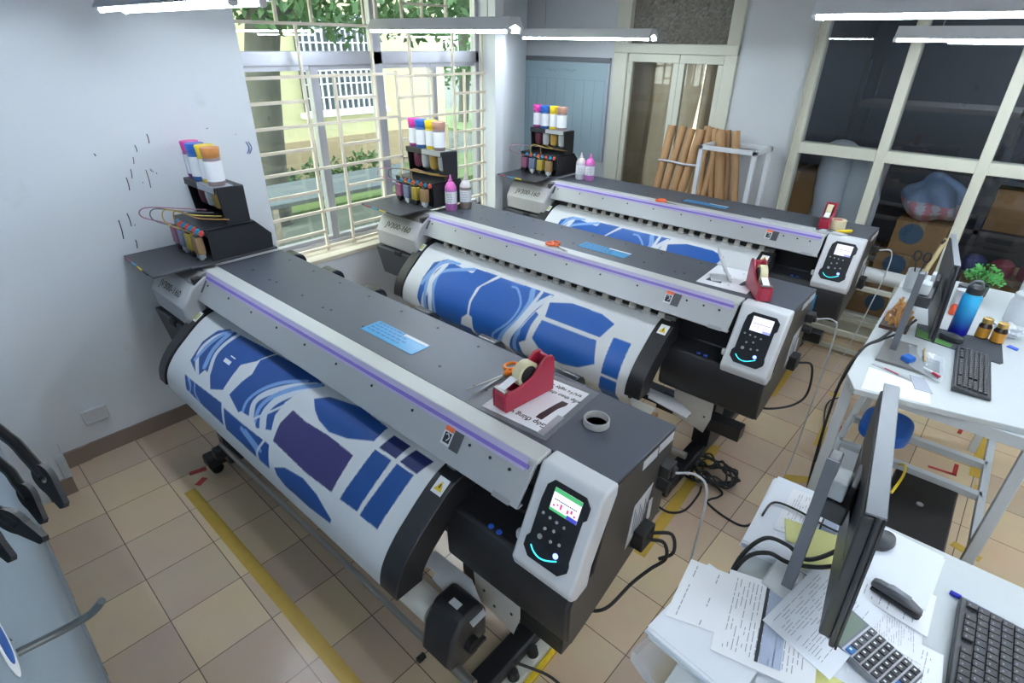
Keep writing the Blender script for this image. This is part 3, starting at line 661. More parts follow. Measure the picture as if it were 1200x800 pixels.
# ---- printed media
def inpoly(U, W, poly):
    ins = np.zeros(U.shape, bool); n = len(poly)
    for i in range(n):
        x0, y0 = poly[i]; x1, y1 = poly[(i+1) % n]
        if y0 == y1: continue
        c = ((y0 > W) != (y1 > W)) & (U < (x1-x0)*(W-y0)/(y1-y0)+x0); ins ^= c
    return ins
def dpath(U, W, pts):
    d = np.full(U.shape, 9.0)
    P = [tuple(p) for p in smooth2(pts)]
    for (x0, y0), (x1, y1) in zip(P, P[1:]):
        dx, dy = x1-x0, y1-y0; q = dx*dx+dy*dy+1e-12
        t = np.clip(((U-x0)*dx+(W-y0)*dy)/q, 0, 1); d = np.minimum(d, np.hypot(U-x0-t*dx, W-y0-t*dy))
    return d
def smooth2(pts, n=6):
    P = np.array(pts, float)
    return catm(P, n) if len(P) > 2 else P
BL, BL2, NV, PU, LB, WT = s(34, 92, 172), s(28, 74, 142), s(24, 36, 92), s(58, 54, 108), s(128, 168, 220), s(222, 227, 236)
PA = dict(
 a=[(0.161,0.351),(0.145,0.244),(0.189,0.155),(0.253,0.115),(0.356,0.111),(0.665,0.09),(0.611,0.17),(0.533,0.224),(0.53,0.29),(0.535,0.361),(0.443,0.396),(0.374,0.342),(0.318,0.343),(0.292,0.389)],
 b=[(0.597,0.359),(0.619,0.28),(0.647,0.226),(0.627,0.156),(0.679,0.09),(0.955,0.07),(1.074,0.09),(0.981,0.188),(0.955,0.238),(0.949,0.305),(0.985,0.362),(0.889,0.395),(0.843,0.373),(0.736,0.383),(0.725,0.394)],
 c1=[(0.178,0.42),(0.284,0.42),(0.575,0.41),(0.65,0.489),(0.391,0.484),(0.24,0.478)], c2=[(0.607,0.42),(0.763,0.421),(1.015,0.413),(1.068,0.497),(0.972,0.498),(0.836,0.497),(0.679,0.497)],
 d=[(1.025,0.245),(1.131,0.251),(1.287,0.241),(1.452,0.245),(1.459,0.396),(1.291,0.403),(1.026,0.391),(1.005,0.316)],
 e=[(1.086,0.16),(1.148,0.117),(1.315,0.08),(1.5,0.09),(1.497,0.161),(1.376,0.21),(1.275,0.23),(1.189,0.217),(1.135,0.194)],
 f=[(1.097,0.475),(1.162,0.443),(1.287,0.426),(1.391,0.439),(1.509,0.478),(1.507,0.495),(1.367,0.508),(1.191,0.51),(1.126,0.496)],
 g3=[(1.525,0.182),(1.621,0.18),(1.612,0.39),(1.51,0.396)], g4=[(1.649,0.179),(1.741,0.177),(1.731,0.392),(1.63,0.394)],
 n1=[(1.55,0.1),(1.645,0.1),(1.632,0.168),(1.536,0.169)], n2=[(1.675,0.1),(1.77,0.1),(1.747,0.17),(1.654,0.168)])
SA = [('a',[(0.286,0.384),(0.182,0.3),(0.197,0.209),(0.283,0.116)],.012,WT),('a',[(0.298,0.329),(0.27,0.249),(0.284,0.134)],.016,LB),('a',[(0.365,0.345),(0.311,0.248),(0.341,0.118)],.013,WT),('a',[(.19,.33),(.215,.22),(.26,.13)],.012,LB),
 ('b',[(0.749,0.383),(0.736,0.324),(0.775,0.253),(0.862,0.178),(0.973,0.117)],.009,LB),('b',[(0.823,0.376),(0.784,0.315),(0.821,0.253),(0.923,0.175),(1.027,0.112)],.016,WT),('b',[(0.926,0.378),(0.884,0.322),(0.904,0.249),(0.979,0.17),(1.051,0.115)],.02,WT),('b',[(.86,.385),(.835,.315),(.865,.25),(.95,.17),(1.05,.1)],.012,LB),('b',[(0.843,0.373),(0.947,0.267),(1.028,0.16)],.006,WT),
 ('c2',[(0.791,0.439),(0.937,0.467),(0.972,0.498)],.009,LB),('c2',[(0.824,0.436),(0.977,0.46)],.008,LB),('c2',[(0.974,0.415),(0.954,0.477),(0.977,0.501)],.007,WT),('c1',[(.22,.42),(.27,.45),(.28,.485)],.008,LB),('c1',[(.30,.425),(.33,.46),(.40,.485)],.006,LB)]
PB = dict(
 p1=[(0.160,0.51),(0.143,0.37),(0.149,0.232),(0.25,0.171),(0.422,0.172),(0.707,0.168),(0.614,0.294),(0.617,0.398),(0.64,0.478),(0.599,0.514),(0.591,0.564),(0.685,0.565),(0.752,0.70),(0.562,0.70),(0.317,0.70),(0.215,0.588)],
 p2=[(0.735,0.173),(0.919,0.172),(1.162,0.168),(1.108,0.299),(1.067,0.431),(1.083,0.519),(1.142,0.62),(1.098,0.70),(0.911,0.70),(0.79,0.70),(0.705,0.558),(0.684,0.487),(0.655,0.479),(0.634,0.396),(0.638,0.281)],
 p3t=[(1.161,0.222),(1.299,0.179),(1.503,0.182),(1.602,0.214),(1.565,0.316),(1.185,0.317)], p3b=[(1.179,0.342),(1.557,0.34),(1.605,0.464),(1.512,0.519),(1.406,0.538),(1.274,0.53),(1.169,0.462)],
 p3l=[(1.112,0.305),(1.07,0.437),(1.083,0.519),(1.128,0.49),(1.129,0.387),(1.139,0.32)], p4a=[(1.637,0.288),(1.745,0.286),(1.759,0.496),(1.657,0.497)], p4b=[(1.658,0.51),(1.759,0.509),(1.761,0.70),(1.646,0.70)])
SB = [('p1',[(0.215,0.588),(0.223,0.435),(0.194,0.287),(0.29,0.179),(0.497,0.193)],.02,WT),('p1',[(0.252,0.584),(0.221,0.452),(0.188,0.337),(0.205,0.215)],.014,LB),('p1',[(0.364,0.66),(0.323,0.503),(0.271,0.386),(0.274,0.272),(0.508,0.18)],.013,LB),('p1',[(0.304,0.628),(0.282,0.483),(0.231,0.362),(0.264,0.217)],.018,WT),('p1',[(.16,.40),(.18,.30),(.24,.2),(.36,.175)],.014,LB),
 ('p2',[(0.892,0.58),(0.873,0.539),(0.973,0.425),(0.989,0.307),(0.908,0.215),(0.856,0.206)],.007,LB),('p2',[(0.93,0.66),(0.939,0.539),(1.019,0.41),(1.038,0.273),(1.005,0.182)],.018,LB),('p2',[(1.006,0.66),(0.995,0.535),(1.049,0.4),(1.09,0.272),(1.144,0.195)],.02,WT),('p2',[(.965,.66),(.965,.54),(1.03,.41),(1.06,.28),(1.07,.18)],.012,WT),('p2',[(1.08,0.636),(1.049,0.531),(1.078,0.42),(1.15,0.284),(1.167,0.178)],.014,LB)]
COLS = dict(d=PU, e=BL2, n1=NV, n2=NV, g3=BL2, g4=BL2, f=BL2, c1=BL2, c2=BL2, a=BL2, b=BL2)
# media path continues from the apron to the take-up core
TAIL = np.array([(.70, .52), (.715, .50), (.735, .475), (.752, .455)])
MP = np.vstack([PD, catm(TAIL, 5)[1:]]); ML = np.r_[0, np.cumsum(np.hypot(*np.diff(MP, axis=0).T))]
def media(dy, polys, strokes, step, label, cols, name='printed_media'):
    nu, nv = int(1.83/step), int(ML[-1]/step)
    u = np.linspace(0, 1.835, nu); v = np.linspace(0, ML[-1], nv)
    U, W = np.meshgrid(u, v); col = np.empty(U.shape+(3,)); acc = np.zeros(U.shape+(3,))
    for ox, oy in ((-.25, -.25), (.25, .25), (-.25, .25), (.25, -.25)):
        u2, w2 = U+ox*step, W+oy*step; c = np.empty(U.shape+(3,)); c[:] = s(228, 230, 233)
        msk = {k: inpoly(u2, w2, p) for k, p in polys.items()}
        for k in polys: c[msk[k]] = cols.get(k, BL)
        for k, pts, w, sc in strokes:
            d = dpath(u2, w2, pts); mm = msk[k] & (d < w); c[mm] = sc
        acc += c
    col = acc/4
    ys = np.interp(v, ML, MP[:, 0]); zs = np.interp(v, ML, MP[:, 1])
    co = np.empty((nv, nu, 3)); co[..., 0] = U-2.95+1.95; co[..., 1] = ys[:, None]-1.15; co[..., 2] = zs[:, None]
    me = bpy.data.meshes.new(name); nvt = nu*nv
    idx = np.arange(nvt).reshape(nv, nu); q = np.stack([idx[:-1, :-1], idx[1:, :-1], idx[1:, 1:], idx[:-1, 1:]], -1).reshape(-1, 4)
    me.vertices.add(nvt); me.vertices.foreach_set('co', co.reshape(-1).astype(np.float32))
    me.loops.add(q.size); me.loops.foreach_set('vertex_index', q.reshape(-1).astype(np.int32))
    me.polygons.add(len(q)); me.polygons.foreach_set('loop_start', np.arange(0, q.size, 4, dtype=np.int32)); me.polygons.foreach_set('use_smooth', np.ones(len(q), bool))
    me.update(calc_edges=True); me.validate()
    at = me.color_attributes.new('print', 'FLOAT_COLOR', 'POINT'); at.data.foreach_set('color', np.concatenate([col, np.ones(col.shape[:2]+(1,))], -1).reshape(-1).astype(np.float32))
    me.materials.append(bpy.data.materials.get('printed_fabric') or color_attr_material('printed_fabric', 'print', 0.42))
    t = thing(name, label, 'printed fabric', (-1.95, 1.15+dy, 0), 'printed media on the printers')
    o = bpy.data.objects.new('printed_sheet', me); C.objects.link(o); o.parent = t
    b = BM(); t['base'] = (-1.95, 1.15, 0)
    cyl(b, (-2.93, .79, .425), (-1.02, .79, .425), .052, n=32); obj('wound_roll', b, mat('roll_paper', s(226, 222, 212), .6) if dy == 0 else bpy.data.materials['roll_paper'], t)
    b = BM(); cyl(b, (-2.98, .79, .425), (-1.0, .79, .425), .03, n=20); obj('core', b, M['kraft'], t)
    if dy == 0:
        b = BM(); j = np.searchsorted(ML, .245); p = MP[j]-0
        wm_ = frame((-2.95+.43, MP[j][0], MP[j][1]), (1, 0, 0), (0, -(MP[j+4]-MP[j])[0], -(MP[j+4]-MP[j])[1]))
        box(b, -.03, .03, -.008, .012, -.0005, .0012, mtx=wm_); box(b, -.005, .04, .03, .036, -.0005, .0012, mtx=wm_); obj('fabric_mark', b, M['paper'], t, smooth=0)
    del t['base']
    return t
media(DY[0], PA, SA, .0035, 'white print with blue shapes and one purple block on the nearest printer', COLS)
mb = media(DY[1], PB, SB, .0045, 'white print with large blue shapes on the middle printer', {})
mc = copy_tree(mb); mc.location.y = 1.15+DY[2]; mc['label'] = 'white print with blue shapes on the farthest printer, mostly hidden'

# ---- bulk ink units with their bottles
def ink_unit():
    t = thing('bulk_ink_unit', '', 'ink unit', (-3.24, 1.25, 1.128), 'bulk ink units')
    b = BM(); sd = [(1.075, 1.128), (1.08, 1.30), (1.335, 1.30), (1.42, 1.21), (1.415, 1.128)]
    prism(b, sd, -3.055, -3.045, 'x'); prism(b, sd, -3.465, -3.455, 'x'); prism(b, [(1.30, 1.128), (1.31, 1.30), (1.335, 1.30), (1.415, 1.21), (1.41, 1.128)], -3.455, -3.055, 'x'); prism(b, [(1.08, 1.286), (1.08, 1.30), (1.33, 1.30), (1.33, 1.286)], -3.465, -3.045, 'x')
    prism(b, [(1.072, 1.262), (1.066, 1.30), (1.085, 1.302), (1.085, 1.262)], -3.46, -3.05, 'x')
    obj('base_box', b, mat('box_black', s(26, 28, 32), .4), t, bevel=.003)
    b = BM(); si = [(1.19, 1.30), (1.175, 1.475), (1.18, 1.498), (1.315, 1.49), (1.32, 1.30)]
    prism(b, si, -3.06, -3.05, 'x'); prism(b, si, -3.44, -3.43, 'x'); prism(b, [(1.31, 1.30), (1.31, 1.49), (1.32, 1.49), (1.32, 1.30)], -3.44, -3.05, 'x'); prism(b, [(1.165, 1.462), (1.165, 1.50), (1.175, 1.50), (1.32, 1.496), (1.32, 1.488), (1.175, 1.49)], -3.44, -3.05, 'x')
    ub = obj('upper_box', b, bpy.data.materials['box_black'], t, bevel=.004)
    b = BM(); box(b, -3.26, -3.06, 1.1635, 1.1655, 1.468, 1.496); box(b, -3.26, -3.06, 1.165, 1.27, 1.497, 1.5005); obj('silver_label', b, M['alu'], ub, smooth=0)
    for i in range(4):
        xx = -3.40+i*.09; b = BM(); lathe(b, [(.008, 1.345), (.03, 1.36), (.036, 1.40), (.036, 1.455), (.02, 1.488)], (xx, 1.25, 0), 16)
        obj('hanging_reservoir', b, [mat('cloudy_magenta', s(120, 60, 80), .3), M['pale'], M['gold'], M['pale']][i] if 'cloudy_magenta' not in bpy.data.materials else [bpy.data.materials['cloudy_magenta'], M['pale'], M['gold'], M['pale']][i], ub)
    for i, c_ in enumerate(((150, 90, 120), (110, 120, 150), (170, 150, 60), (150, 120, 84))):
        xx = -3.425+i*.093; b = BM(); prism(b, [(xx, 1.025), (xx+.062, 1.025), (xx+.062, 1.066), (xx, 1.066)], 1.165, 1.258, 'z'); rs = obj('ink_reservoir', b, mat('reservoir_ink', s(*c_), .2, spec=.6), t, bevel=.005)
        b = BM(); prism(b, [(xx+.012, 1.03), (xx+.05, 1.03), (xx+.05, 1.062), (xx+.012, 1.062)], 1.14, 1.166, 'z'); cyl(b, (xx+.031, 1.045, 1.128), (xx+.031, 1.045, 1.145), .012, n=10); obj('reservoir_foot', b, M['pale'] if i % 2 else M['rubber'], rs)
        b = BM(); box(b, xx+.01, xx+.052, 1.032, 1.06, 1.257, 1.267); obj('reservoir_cap', b, M['rubber'], rs, bevel=.003)
    for i in range(8):
        xx = -3.385+i*.0445; b = BM(); cyl(b, (xx, 1.066, 1.282), (xx+.014, 1.05, 1.282), .015, .013, n=12); obj('pinch_clamp', b, [M['tblue'], M['tred']][i % 2], t)
    tb = [mat('tube_rose', s(176, 120, 140), .4), mat('tube_grey', s(110, 110, 120), .4), mat('tube_yellow', s(190, 170, 80), .4), mat('tube_amber', s(150, 110, 60), .4)] if 'tube_rose' not in bpy.data.materials else None
    for i, m_ in enumerate(tb):
        xx = -3.40+i*.093; b = BM(); w = [.16, .12, .07, .03][i]
        tube(b, [(xx, 1.045, 1.265), (xx-.03-w*.2, 1.0-w*.5, 1.32), (xx-.02-w*.15, 1.0-w*.4, 1.37+.01*i), (xx+.05, 1.07, 1.36), (xx+.09, 1.2, 1.335)], .0032, 6); obj('ink_tube', b, m_, t)
    return t
u1 = ink_unit(); units = [u1, copy_tree(u1), copy_tree(u1)]
UX = [-.01, .02, .0]
for o, dy, ux, lb in zip(units, DY, UX, ('black bulk ink unit with coloured clamps on the nearest printer, against the wall', 'black bulk ink unit on the middle printer in front of the window', 'black bulk ink unit on the farthest printer in front of the whiteboard')):
    o.location.y = 1.25+dy; o.location.x = -3.24+ux; o['label'] = lb
def bottle(name, x, y, z, body, cap, label, lean=(0, 0), h=.175, r=.041, lm=None, group=None, parent=None):
    t = thing(name, label, 'bottle', (x, y, z), group)
    m = Matrix.Translation((x, y, z)) @ Matrix.Rotation(lean[0], 4, 'X') @ Matrix.Rotation(lean[1], 4, 'Y') @ Matrix.Rotation(math.radians(-50), 4, 'Z')
    b = BM(); lathe(b, [(r*.92, 0.0), (r, .012), (r, h*.70), (r*.95, h*.74)], (0, 0, 0), 24, mtx=m); obj('body', b, body, t)
    b = BM(); lathe(b, [(r*.93, h*.735), (r*1.0, h*.76), (r*1.08, h*.98), (r*1.05, h), (0, h)], (0, 0, 0), 24, mtx=m); obj('cap', b, cap, t)
    b = BM(); lathe(b, [(r*1.012, h*.12), (r*1.012, h*.66)], (0, 0, 0), 24, mtx=m)
    for k in range(7):
        a0 = -PI/2-.55; a1 = a0+.5+.5*((k*37) % 10)/10
        for q in range(6):
            aa, ab = a0+(a1-a0)*q/6, a0+(a1-a0)*(q+1)/6; zz = h*(.2+k*.06); rr = r*1.02
            face(b, [m @ V(rr*math.cos(aa), rr*math.sin(aa), zz), m @ V(rr*math.cos(ab), rr*math.sin(ab), zz), m @ V(rr*math.cos(ab), rr*math.sin(ab), zz+h*.018), m @ V(rr*math.cos(aa), rr*math.sin(aa), zz+h*.018)], 1)
    bmesh.ops.delete(b, geom=[f for f in b.faces if len(f.verts) > 4], context='FACES_ONLY'); obj('label', b, [lm or M['paper'], M['ink']], t)
    return t
BC = [(mat('bottle_magenta', s(150, 60, 130), .35), mat('cap_pink', s(236, 70, 170), .4), 'magenta', 'pink'), (mat('bottle_blue', s(50, 100, 160), .35), mat('cap_blue', s(44, 104, 196), .4), 'blue', 'blue'),
      (mat('bottle_yellow', s(214, 186, 40), .35), mat('cap_yellow', s(246, 214, 40), .4), 'yellow', 'yellow'), (mat('bottle_grey', s(140, 122, 124), .35), mat('cap_brown', s(196, 130, 70), .4), 'grey-brown', 'brown')]
capb2 = mat('cap_tan', s(196, 150, 130), .4)
WHERE = ['on top of the nearest ink unit', 'on top of the ink unit by the window', 'on top of the farthest ink unit']
for k in range(3):
    for i, (bm_, cm_, a_, c_) in enumerate(BC):
        bottle('ink_bottle', -3.40+i*.093+UX[k]-.0, 1.228+DY[k]-.012*(i % 2), 1.501, bm_, cm_ if not (i == 3 and k) else capb2, f'{a_} ink bottle with a {c_ if not (i == 3 and k) else "tan"} cap {WHERE[k]}', h=.19, r=.0435, group='ink bottles on the bulk units')
def squirt(x, y, z, body, top, label, h=.20, r=.042):
    t = thing('refill_bottle', label, 'bottle', (x, y, z), 'refill bottles on the printers')
    b = BM(); lathe(b, [(r*.9, 0), (r, .012), (r, h*.62), (r*.98, h*.66)], (x, y, z), 24, mis=[0, 0, 0]); obj('body', b, body, t)
    b = BM(); lathe(b, [(r*1.012, h*.22), (r*1.012, h*.58)], (x, y, z), 24); bmesh.ops.delete(b, geom=[f for f in b.faces if len(f.verts) > 4], context='FACES_ONLY')
    for k in range(6):
        for q in range(8):
            a0 = -1.5+q*.12; rr = r*1.02; zz = z+h*(.26+k*.05)
            if (q+k) % 4 == 3: continue
            face(b, [(x+rr*math.cos(a), y+rr*math.sin(a), zz+dz) for a, dz in ((a0, 0), (a0+.12, 0), (a0+.12, .003), (a0, .003))], 1)
    obj('label', b, [M['paper'], M['ink']], t)
    b = BM(); lathe(b, [(r*.98, h*.66), (r*.95, h*.72), (r*.6, h*.83), (r*.34, h*.86), (r*.34, h*.92), (r*.22, h*.93), (r*.12, h*1.06), (0, h*1.07)], (x, y, z), 24); obj('spout', b, top, t)
mag, pinkc, whitec = mat('refill_magenta', s(196, 120, 190), .35), mat('spout_pink', s(226, 110, 190), .4), mat('spout_white', s(226, 220, 218), .4)
squirt(-2.985, 1.20+1.55, ZT, mag, pinkc, 'pink-topped refill bottle of magenta ink on the middle printer', .235, .043)
squirt(-2.945, 1.31+1.55, ZT, mat('refill_dark', s(140, 124, 118), .35), whitec, 'white-topped refill bottle of dark ink on the middle printer', .235, .043)
squirt(-2.915, 1.26+3.02, ZT, mat('refill_clear', s(206, 204, 214), .35), whitec, 'white refill bottle on the farthest printer', .215, .043)
squirt(-2.83, 1.28+3.02, ZT, mag, pinkc, 'pink-topped refill bottle on the farthest printer', .215, .043)
squirt(-2.985, 1.345, 1.30, mat('refill_pink', s(226, 190, 214), .35), whitec, 'small pale pink bottle behind the nearest ink unit', .10, .03) if False else None

# ------------------------------------------------------------------ things lying on the printers
def dispenser(x, y, z, ang, label, sc=1.0):
    t = thing('tape_dispenser', label, 'tape dispenser', (x, y, z), 'red tape dispensers')
    m = rotz((x, y, z), ang) @ Matrix.Scale(sc, 4)
    b = BM(); out = [(-.115, 0), (-.119, .062), (-.108, .078), (-.065, .074), (-.03, .08), (.01, .098), (.045, .128), (.068, .146), (.098, .146), (.112, .128), (.114, 0)]
    prism(b, out, -.034, -.022, 'x', mtx=m); prism(b, out, .022, .034, 'x', mtx=m)
    low = [(-.115, 0), (-.119, .06), (-.107, .076), (-.085, .074), (-.07, .03), (.04, .03), (.08, .09), (.085, .138), (.095, .14), (.11, .12), (.112, 0)]
    prism(b, low, -.023, .023, 'x', mtx=m); obj('shell', b, M['red'], t, bevel=.008, seg=3)
    b = BM(); box(b, -.026, .026, -.118, -.100, .076, .081, mtx=m); obj('cutter', b, M['steel'], t)
    c = (.002, .096); b = BM()
    n = 32
    for k in range(n):
        a0, a1 = 2*PI*k/n, 2*PI*(k+1)/n
        for (ra, rb, mi) in ((.047, .047, 0), (.034, .034, 1)):
            face(b, [m @ V(-.017, c[0]+ra*math.cos(a0), c[1]+ra*math.sin(a0)), m @ V(.017, c[0]+ra*math.cos(a0), c[1]+ra*math.sin(a0)), m @ V(.017, c[0]+ra*math.cos(a1), c[1]+ra*math.sin(a1)), m @ V(-.017, c[0]+ra*math.cos(a1), c[1]+ra*math.sin(a1))], mi)
        for xx in (-.017, .017): face(b, [m @ V(xx, c[0]+.034*math.cos(a0), c[1]+.034*math.sin(a0)), m @ V(xx, c[0]+.047*math.cos(a0), c[1]+.047*math.sin(a0)), m @ V(xx, c[0]+.047*math.cos(a1), c[1]+.047*math.sin(a1)), m @ V(xx, c[0]+.034*math.cos(a1), c[1]+.034*math.sin(a1))], 0)
    obj('tape_roll', b, [M['masking'], M['rubber']], t)
    b = BM(); cyl(b, m @ V(-.02, *c), m @ V(.02, *c), .033, n=20); obj('hub', b, M['rubber'], t)
    b = BM(); face(b, [m @ V(-.016, -.108, .0815), m @ V(.016, -.108, .0815), m @ V(.016, -.05, .100), m @ V(-.016, -.05, .100)]); obj('tape_end', b, M['paper'], t, smooth=0)
    return t
dispenser(-1.015, 1.243, ZT+.0045, math.radians(-6), 'crimson tape dispenser with a cream tape roll on the nearest printer', 1.0)
dispenser(-.755, 2.745, ZT+.002, math.radians(33), 'crimson tape dispenser standing on end of the middle printer', 1.0)
dispenser(-.84, 4.27, ZT, math.radians(6), 'crimson tape dispenser on the farthest printer by the glass partition', 1.0)
def scissors(x, y, z, ang, label, m_, L=.2, tip=True):
    t = thing('scissors', label, 'scissors', (x, y, z)); m = rotz((x, y, z), ang)
    b = BM()
    if tip:
        prism(b, [(-.006, 0), (.004, 0), (.001, -L*.58), (-.001, -L*.58)], 0.001, .004, 'z', mtx=m @ Matrix.Rotation(.10, 4, 'Z')); prism(b, [(-.004, 0), (.006, 0), (.001, -L*.58), (-.001, -L*.58)], .004, .007, 'z', mtx=m @ Matrix.Rotation(-.10, 4, 'Z'))
        obj('blade', b, M['steel'], t, bevel=.0008)
    b = BM()
    for sg in (-1, 1):
        P = [m @ V(sg*(.022+.020*math.cos(a)), .055+.028*math.sin(a), .009) for a in np.linspace(0, 2*PI, 17)]
        tube(b, P, .0068, 8, sm=0); tube(b, [m @ V(0, -.002, .006), m @ V(sg*.012, .03, .009)], .007, 8, sm=0)
    obj('handle', b, m_, t)
    b = BM(); cyl(b, m @ V(0, -.004, .002), m @ V(0, -.004, .010), .006, n=12); obj('pivot', b, M['steel'], t)
scissors(-1.158, 1.30, ZT+.005, math.radians(-4), 'orange-handled scissors beside the tape dispenser on the nearest printer', M['orange'], .3)
scissors(-1.90, 1.055+1.55, ZT+.003, math.radians(70), 'orange scissors on the front trim of the middle printer', M['orange2'], .16)
scissors(-1.93, 1.02+3.02, ZT+.003, math.radians(80), 'orange scissors on the front trim of the farthest printer', M['orange2'], .16)
def label_card(x0, x1, y0, y1, lb, skew=0.0):
    t = thing('blue_card', lb, 'card', ((x0+x1)/2, (y0+y1)/2, ZT)); z = ZT+.0005
    b = BM(); prism(b, [(x0, y0), (x1, y0+skew), (x1, y1+skew), (x0, y1)], z, z+.0015, 'z'); obj('card', b, M['cyan'], t, smooth=0)
    b = BM(); w = x1-x0
    for r_ in range(4):
        yy = y1-.016-r_*.021; x = x0+.015
        while x < x1-.11:
            l = rng.uniform(.012, .03); s0 = skew*(x-x0)/w; prism(b, [(x, yy+s0), (x+l, yy+s0), (x+l, yy+.009+s0), (x, yy+.009+s0)], z+.0014, z+.0019, 'z'); x += l+.008
    obj('card_print', b, M['cyan2'], t, smooth=0)
    b = BM(); prism(b, [(x1-.15, y1-.018+skew), (x1-.004, y1-.018+skew), (x1-.004, y1-.002+skew), (x1-.15, y1-.002+skew)], z+.0014, z+.002, 'z'); obj('white_strip', b, M['paper'], t, smooth=0)
label_card(-1.87, -1.535, 1.172, 1.272, 'blue instruction card on the top of the nearest printer')
label_card(-1.835, -1.51, 1.165+1.55, 1.265+1.55, 'blue instruction card on the top of the middle printer')
label_card(-1.865, -1.52, 1.17+3.02, 1.25+3.02, 'blue instruction card on the top of the farthest printer')
# tape ring
b = BM(); c = (-.745, 1.287, ZT); prof = [(.0365, .001), (.041, .0), (.043, .002), (.043, .022), (.041, .025), (.038, .025), (.0365, .023), (.0365, .001)]
lathe(b, prof, c, 32); tag(obj('tape_ring', b, mat('clear_tape_roll', s(168, 168, 164), .3, spec=.6)), 'nearly used roll of clear tape lying on the dark top of the nearest printer', 'tape')
# folder with a printed sheet on the nearest printer
t = thing('plastic_folder', 'clear plastic folder holding a printed white sheet under the nearest tape dispenser', 'folder', (-.98, 1.25, ZT))
fmx = rotz((-.975, 1.262, ZT), math.radians(4))
b = BM(); box(b, -.185, .15, -.165, .175, .0003, .0012, mtx=fmx); obj('sleeve', b, film('sleeve_plastic', s(150, 152, 160), .55, .35), t, smooth=0)
b = BM(); box(b, -.125, .125, -.145, .145, .0014, .0022, mtx=fmx); sh = obj('sheet', b, M['paper'], t, smooth=0)
b = BM(); tmx = fmx @ Matrix.Translation((.02, -.107, .0024)) @ Matrix.Rotation(PI, 4, 'Z'); text_bm(b, 'Góp đúng vị trí', .030, tmx); obj('sheet_lettering', b, M['inkd'], sh, smooth=0); b = BM()
text_bm(b, 'xếp theo chiều 1', .024, fmx @ Matrix.Translation((.045, .075, .0024)) @ Matrix.Rotation(PI, 4, 'Z')); text_bm(b, 'trước ngày 2', .024, fmx @ Matrix.Translation((.05, .112, .0024)) @ Matrix.Rotation(PI, 4, 'Z'))
obj('sheet_lettering', b, M['inkd'], sh, smooth=0)
b = BM(); prism(b, [(.055, -.085), (.08, -.085), (.088, 0), (.10, .03), (.10, .048), (.075, .048), (.068, .02), (.055, -.06)], .0022, .0027, 'z', mtx=fmx); obj('knife_picture', b, mat('dark_brown_print', s(56, 32, 40), .6), sh, smooth=0)
b = BM(); box(b, .108, .132, -.15, -.03, .0024, .0034, mtx=fmx); obj('taped_edge', b, M['alu'], t, smooth=0)
# sheet on the middle printer with a small stand
t = thing('printed_sheet', 'white instruction sheet with dark pictures lying under the stand on the middle printer', 'paper', (-.93, 1.27+1.55, ZT))
fmx = rotz((-.925, 1.285+1.55, ZT), math.radians(3)); b = BM(); box(b, -.13, .13, -.155, .165, .0003, .0015, mtx=fmx); obj('sheet', b, M['paper'], t, smooth=0)
b = BM(); prism(b, [(.06, -.06), (.08, -.06), (.10, .02), (.11, .06), (.08, .06), (.065, 0)], .0014, .0018, 'z', mtx=fmx); prism(b, [(-.10, -.10), (-.02, -.10), (-.03, .04), (-.09, .02)], .0014, .0018, 'z', mtx=fmx); obj('sheet_picture', b, M['dgrey'], t, smooth=0)
t = thing('phone_stand', 'white folding stand propped upright on the sheet of the middle printer', 'stand', (-.965, 2.80, ZT+.002))
sm_ = rotz((-.965, 2.80, ZT+.002), math.radians(28))
b = BM(); prism(b, [(-.05, .0), (-.038, .0), (.035, .125), (.04, .15), (.03, .152), (.022, .135)], -.055, .055, 'y', mtx=sm_ @ Matrix.Rotation(math.radians(180), 4, 'Z')); obj('back_plate', b, M['white'], t, bevel=.005)
b = BM(); tube(b, [sm_ @ V(.05, -.02, .004), sm_ @ V(.0, -.02, .06)], .005, 8, sm=0); tube(b, [sm_ @ V(.05, .03, .004), sm_ @ V(0, .03, .06)], .005, 8, sm=0); obj('prop', b, M['white'], t)
b = BM(); box(b, -.055, .03, -.05, .05, 0, .008, mtx=sm_); obj('stand_base', b, M['white'], t, bevel=.003)
# things at the end of the farthest printer
t = thing('tape_roll', 'wide roll of pale tape lying beside the farthest tape dispenser', 'tape', (-.765, 4.245, ZT))
b = BM(); lathe(b, [(.03, .0), (.052, .0), (.052, .06), (.03, .06), (.03, 0)], (-.765, 4.245, ZT), 28); obj('tape_body', b, M['masking'], t)
b = BM(); lathe(b, [(.024, .001), (.0299, .001), (.0299, .062), (.024, .062), (.024, .001)], (-.765, 4.245, ZT), 28); obj('core', b, mat('pink_core', s(210, 150, 140), .5), t)
t = thing('utility_knife', 'yellow utility knife lying beside the pale tape roll', 'knife', (-.70, 4.17, ZT)); m = rotz((-.70, 4.17, ZT), math.radians(50))
b = BM(); prism(b, [(-.06, -.010), (.05, -.012), (.065, 0), (.05, .012), (-.06, .010)], .001, .018, 'z', mtx=m); obj('grip', b, M['yellow'], t, bevel=.004)
b = BM(); prism(b, [(-.06, -.007), (-.06, .007), (-.105, .007), (-.09, -.007)], .006, .010, 'z', mtx=m); obj('blade', b, M['steel'], t, smooth=0)
b = BM(); prism(b, [(-.83, 4.075), (-.69, 4.06), (-.66, 4.10), (-.72, 4.12), (-.82, 4.125)], ZT, ZT+.012, 'z'); prism(b, [(-.79, 4.085), (-.755, 4.082), (-.75, 4.105), (-.785, 4.11)], ZT+.011, ZT+.0135, 'z', 1)
tag(obj('sample_cutter', b, [M['pale'], M['dgrey']], bevel=.003), 'flat pale plastic cutter in front of the pale tape roll', 'cutter')
